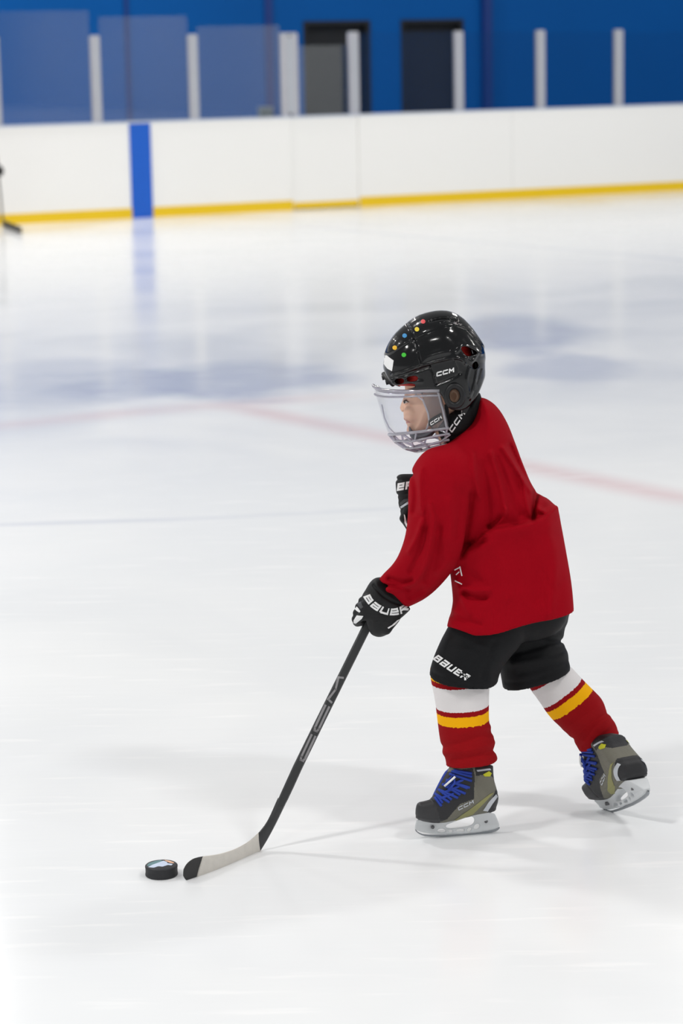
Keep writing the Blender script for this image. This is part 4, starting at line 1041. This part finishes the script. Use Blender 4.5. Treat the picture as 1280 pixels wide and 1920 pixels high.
# laces: a tongue and crossing bands
g = Grid(800, 900, 1425, 1525, wL - 50, wL + 50, 2.0)
wc3 = fw(g.U); dt = g.inflate([(852, 1436), (836, 1443), (826, 1460), (815, 1482), (808, 1497), (822, 1502), (845, 1478), (872, 1450)], 8, 15, wc3, 1)
tv, tf = g.mesh(dt, 1); SK.append(link_mesh('tongue', UW(tv), tf, 'lace', skate, True))
mb = MB()
def lace(p, q, sgn, r=.0034):
    a, b = np.array(p, float), np.array(q, float); pts = []
    for t in np.linspace(0, 1, 9):
        u = a[0] + (b[0] - a[0]) * t; v = a[1] + (b[1] - a[1]) * t - 5 * math.sin(math.pi * t) * 0
        h = kb.ray_cast(Vector((u, v, sgn * 900)), Vector((0, 0, -sgn)))
        w_ = (h[0].z + sgn * 1.4) if h[0] is not None else fw(u) + sgn * 6
        pts.append((u, v, w_))
    mb.tube(UW(np.array(pts)), r, 7)
for sgn in (-1, 1):
    for (p, q) in (((827, 1511), (815, 1495)), ((829, 1505), (816, 1488)), ((842, 1504), (818, 1490)), ((846, 1499), (822, 1480)), ((858, 1496), (826, 1482)), ((862, 1490), (829, 1470)), ((872, 1488), (834, 1472)), ((876, 1478), (836, 1462)), ((880, 1477), (845, 1466)), ((884, 1464), (842, 1451)), ((884, 1456), (846, 1446)), ((884, 1450), (850, 1444)), ((822, 1498), (850, 1488)), ((828, 1488), (860, 1474)), ((834, 1476), (868, 1462))):
        lace(p, q, sgn)
mb.tube(UW(np.array([(834, 1470, wL - 30), (842, 1462, wL - 34), (850, 1452, wL - 33), (852, 1468, wL - 36), (840, 1482, wL - 36)])), .0032, 7)
SK.append(props(mb.build('laces', 'lace', skate, True), 'blue laces'))
mb = MB(); mb.tube(UW(np.array([(833, 1474, wL - 36), (841, 1467, wL - 38), (850, 1459, wL - 37), (853, 1456, wL - 36)])), .0026, 7); SK.append(props(mb.build('lace_tip', 'white', skate, True), 'white lace tips'))
# holder and runner
g = Grid(770, 945, 1515, 1568, wL - 32, wL + 34, 1.3)
holdP = [(781, 1534), (815, 1541), (840, 1539), (885, 1527), (925, 1521), (934, 1540), (936.5, 1550), (925, 1556), (880, 1563), (830, 1564), (797, 1562), (778, 1556), (777, 1550)]
e = poly_sd(chaikin(holdP, 1), g.U, g.V)
for P in ([(834, 1548), (845, 1543), (868, 1535), (882, 1530), (889, 1534), (888, 1543), (880, 1549), (862, 1552), (838, 1553)], [(818, 1558), (824, 1554), (832, 1554), (836, 1558), (830, 1561), (822, 1560)], [(838, 1557.5), (845, 1555.5), (850, 1558), (844, 1561)], [(853, 1557), (862, 1554), (871, 1555), (868, 1559), (858, 1560)], [(874, 1557), (878, 1551), (884, 1552), (881, 1558), (876, 1560)], [(887, 1553), (890, 1546), (897, 1544), (899, 1550), (893, 1555)]):
    e = np.maximum(e, -poly_sd(chaikin(P, 1), g.U, g.V))
hw_ = np.interp(g.V.ravel(), [1520, 1548, 1566], [21, 7, 4.5]).reshape(g.U.shape)
d = smax(e[:, :, None], (np.abs(g.W - fw(g.U)[:, :, None]) - hw_[:, :, None]), 2.0)
v_, f_ = g.mesh(d, 1); SK.append(props(link_mesh('blade_holder', UW(v_), f_, 'holder', skate, True), 'pale grey blade holder'))
runP = chaikin([(778, 1553), (783, 1560), (795, 1565), (830, 1565), (880, 1563), (925, 1556), (937, 1549), (936, 1555), (926, 1560.5), (882, 1567.5), (835, 1569.5), (800, 1569), (786, 1564.5), (778, 1558)], 1)
rv, rf_ = fill(runP, 6); nb = len(rv)
vv = [(a, b_, float(fw(a)) - 1.7) for a, b_ in rv] + [(a, b_, float(fw(a)) + 1.7) for a, b_ in rv]
# walls
edges = {}
for q in rf_:
    for i in range(len(q)):
        k_ = (q[i], q[(i + 1) % len(q)]); edges[k_] = 1
wl = [(a, b_, b_ + nb, a + nb) for (a, b_) in edges if (b_, a) not in edges]
SK.append(props(link_mesh('runner', UW(np.array(vv)), list(rf_) + [tuple(i + nb for i in q[::-1]) for q in rf_] + wl, 'steel', skate, False), 'steel runner'))
for (x, y) in ((911, 1540), (811, 1551)):
    mb = MB(); mb.tube(UW(np.array([(x, y, float(fw(x)) - 12), (x, y, float(fw(x)) + 12)])), .0045, 10)
    SK.append(mb.build('bolt', 'darksteel', skate, True))
# trailing copy
sk2 = skate.copy(); COL.objects.link(sk2); sk2.parent = body; sk2['label'] = 'olive grey ice skate tipped up on its blade front, trailing foot'
for o in SK:
    c = o.copy(); COL.objects.link(c); c.parent = sk2
pivot = UW(np.array([(800., 1569., float(fw(800)))]))[0] - PB          # front of the runner
target = G(1149, 1523.5) - PB
YAW2 = math.radians(-67); TOE = math.radians(31)
Rz = Matrix.Rotation(YAW2, 4, 'Z')
fwd = Vector((-math.cos(math.radians(12.4)), -math.sin(math.radians(12.4)), 0)); fwd = Rz @ fwd
lat = fwd.cross(Vector((0, 0, 1))); Rt = Matrix.Rotation(-TOE, 4, lat)
Rr = Matrix.Rotation(math.radians(-13), 4, fwd)
sk2.matrix_basis = Matrix.Translation(Vector(target)) @ Rr @ Rt @ Rz @ Matrix.Translation(-Vector(pivot))

# ================================================================== FAR SKATER, mostly outside the frame
fp = G(-42, 440); FY = float(fp[1]); fx = float(fp[0])
FW = lambda P: np.array([fx, FY, 0.0]) + np.asarray(P, float)        # x to the right, y away, z up, metres
class MG(Grid): pass
def far_mesh(prims, bounds, h, k=.03):
    g = Grid(*bounds, h); d = None
    for c in prims:
        e = g.cap(*c); d = e if d is None else smin(d, e, k)
    return g.mesh(d, 1)
hand_x = -(0 - fx) + 0  # picture edge column
edge = float(K(np.array(0.), np.array(320.), FY)[0]) - fx; hz = float(K(np.array(0.), np.array(318.), FY)[2])
hx = edge - .02
v_, f_ = far_mesh([((-.30, 0, .95), (-.27, 0, 1.06), .05, .09), ((-.27, 0, 1.06), (-.26, 0, 1.10), .09, .09), ((-.32, -.1, .88), (-.32, .1, .88), .07, .07), ((-.32, 0, .85), (-.42, 0, .58), .10, .11),
                   ((-.32, -.14, .88), (-.18, -.17, .72), .045, .04), ((-.18, -.17, .72), (hx - .03, -.06, hz), .04, .03), ((-.32, .14, .88), (-.22, .17, .70), .045, .04), ((-.22, .17, .70), (hx - .14, 0.02, hz + .02), .04, .03),
                   ((-.42, -.08, .55), (-.30, -.10, .32), .08, .06), ((-.30, -.10, .32), (-.36, -.10, .08), .055, .04), ((-.42, .08, .55), (-.46, .12, .32), .08, .06), ((-.46, .12, .32), (-.62, .12, .10), .055, .04)],
                  (-.8, .5, -.3, .3, 0.0, 1.25), .022)
fp_o = link_mesh('person', FW(v_), f_, 'skin'); fp_o.location = Vector((fx - .35, FY, 0))
co = np.empty(len(fp_o.data.vertices) * 3, np.float32); fp_o.data.vertices.foreach_get('co', co); fp_o.data.vertices.foreach_set('co', (co.reshape(-1, 3) - np.array([fx - .35, FY, 0])).ravel().astype(np.float32))
props(fp_o, 'far blurred skater by the boards, only a dark glove showing at the left edge', 'person')
def fpart(name, prims, m, h=.02, k=.03):
    v, f = far_mesh(prims, (-.85, .6, -.35, .35, -.02, 1.35), h, k); return link_mesh(name, FW(v), f, m, fp_o)
fpart('helmet', [((-.28, 0, 1.10), (-.25, 0, 1.12), .115, .12)], 'helmet')
fpart('jersey', [((-.33, -.1, .89), (-.33, .1, .89), .095, .095), ((-.33, 0, .86), (-.42, 0, .60), .13, .15), ((-.32, -.15, .88), (-.18, -.18, .72), .07, .065), ((-.18, -.18, .72), (hx - .10, -.09, hz + .02), .065, .045), ((-.32, .15, .88), (-.22, .18, .70), .07, .065), ((-.22, .18, .70), (hx - .20, 0.05, hz + .02), .065, .045)], 'pinkcloth')
fpart('shorts', [((-.42, -.08, .55), (-.32, -.10, .36), .11, .085), ((-.42, .08, .55), (-.46, .12, .36), .11, .085)], 'shorts')
fpart('glove', [((hx - .08, -.07, hz + .01), (hx + .01, -.03, hz), .045, .05), ((hx + .01, -.03, hz + .02), (hx + .045, 0, hz - .02), .03, .022), ((hx - .01, -.02, hz - .04), (hx + .03, 0.01, hz - .055), .022, .018)], 'glove', .012, .012)
fpart('glove', [((hx - .19, .04, hz + .03), (hx - .10, .0, hz + .03), .045, .05), ((hx - .12, -.02, hz), (hx - .08, 0, hz - .02), .022, .02)], 'glove', .012, .012)
fpart('ice_skate', [((-.38, -.10, .10), (-.36, -.10, .20), .05, .045), ((-.37, -.10, .09), (-.22, -.10, .07), .045, .035), ((-.42, -.10, .012), (-.20, -.10, .012), .012, .012), ((-.38, -.10, .02), (-.38, -.10, .07), .015, .02), ((-.25, -.10, .02), (-.25, -.10, .06), .015, .02)], 'bootblack', .010, .008)
fpart('ice_skate', [((-.64, .12, .12), (-.60, .12, .20), .05, .045), ((-.63, .12, .11), (-.49, .12, .08), .045, .035), ((-.67, .12, .025), (-.46, .12, .012), .012, .012), ((-.63, .12, .03), (-.63, .12, .08), .015, .02), ((-.50, .12, .02), (-.50, .12, .07), .015, .02)], 'bootblack', .010, .008)
fst = empty('hockey_stick', G(38, 440))
tipp = G(40, 438); heelp = G(6, 424)
mb = MB(); hp = FW([hx + .0, -.02, hz]); mb.tube([np.array(heelp) + ZUP * .02, (hp + heelp) / 2, hp, hp + (hp - heelp) * .25], .013, 8); mb.build('shaft', 'shaft', fst, True)
mb = MB(); dv = tipp - heelp; L = np.linalg.norm(dv); dv /= L; nn = np.cross(dv, ZUP); mb.box((tipp + heelp) / 2 + ZUP * .035, dv, nn, ZUP, L / 2, .006, .032)
mb.build('blade', 'toetape', fst)
props(fst, 'dark blurred stick blade near the yellow strip at the left edge', 'hockey stick')
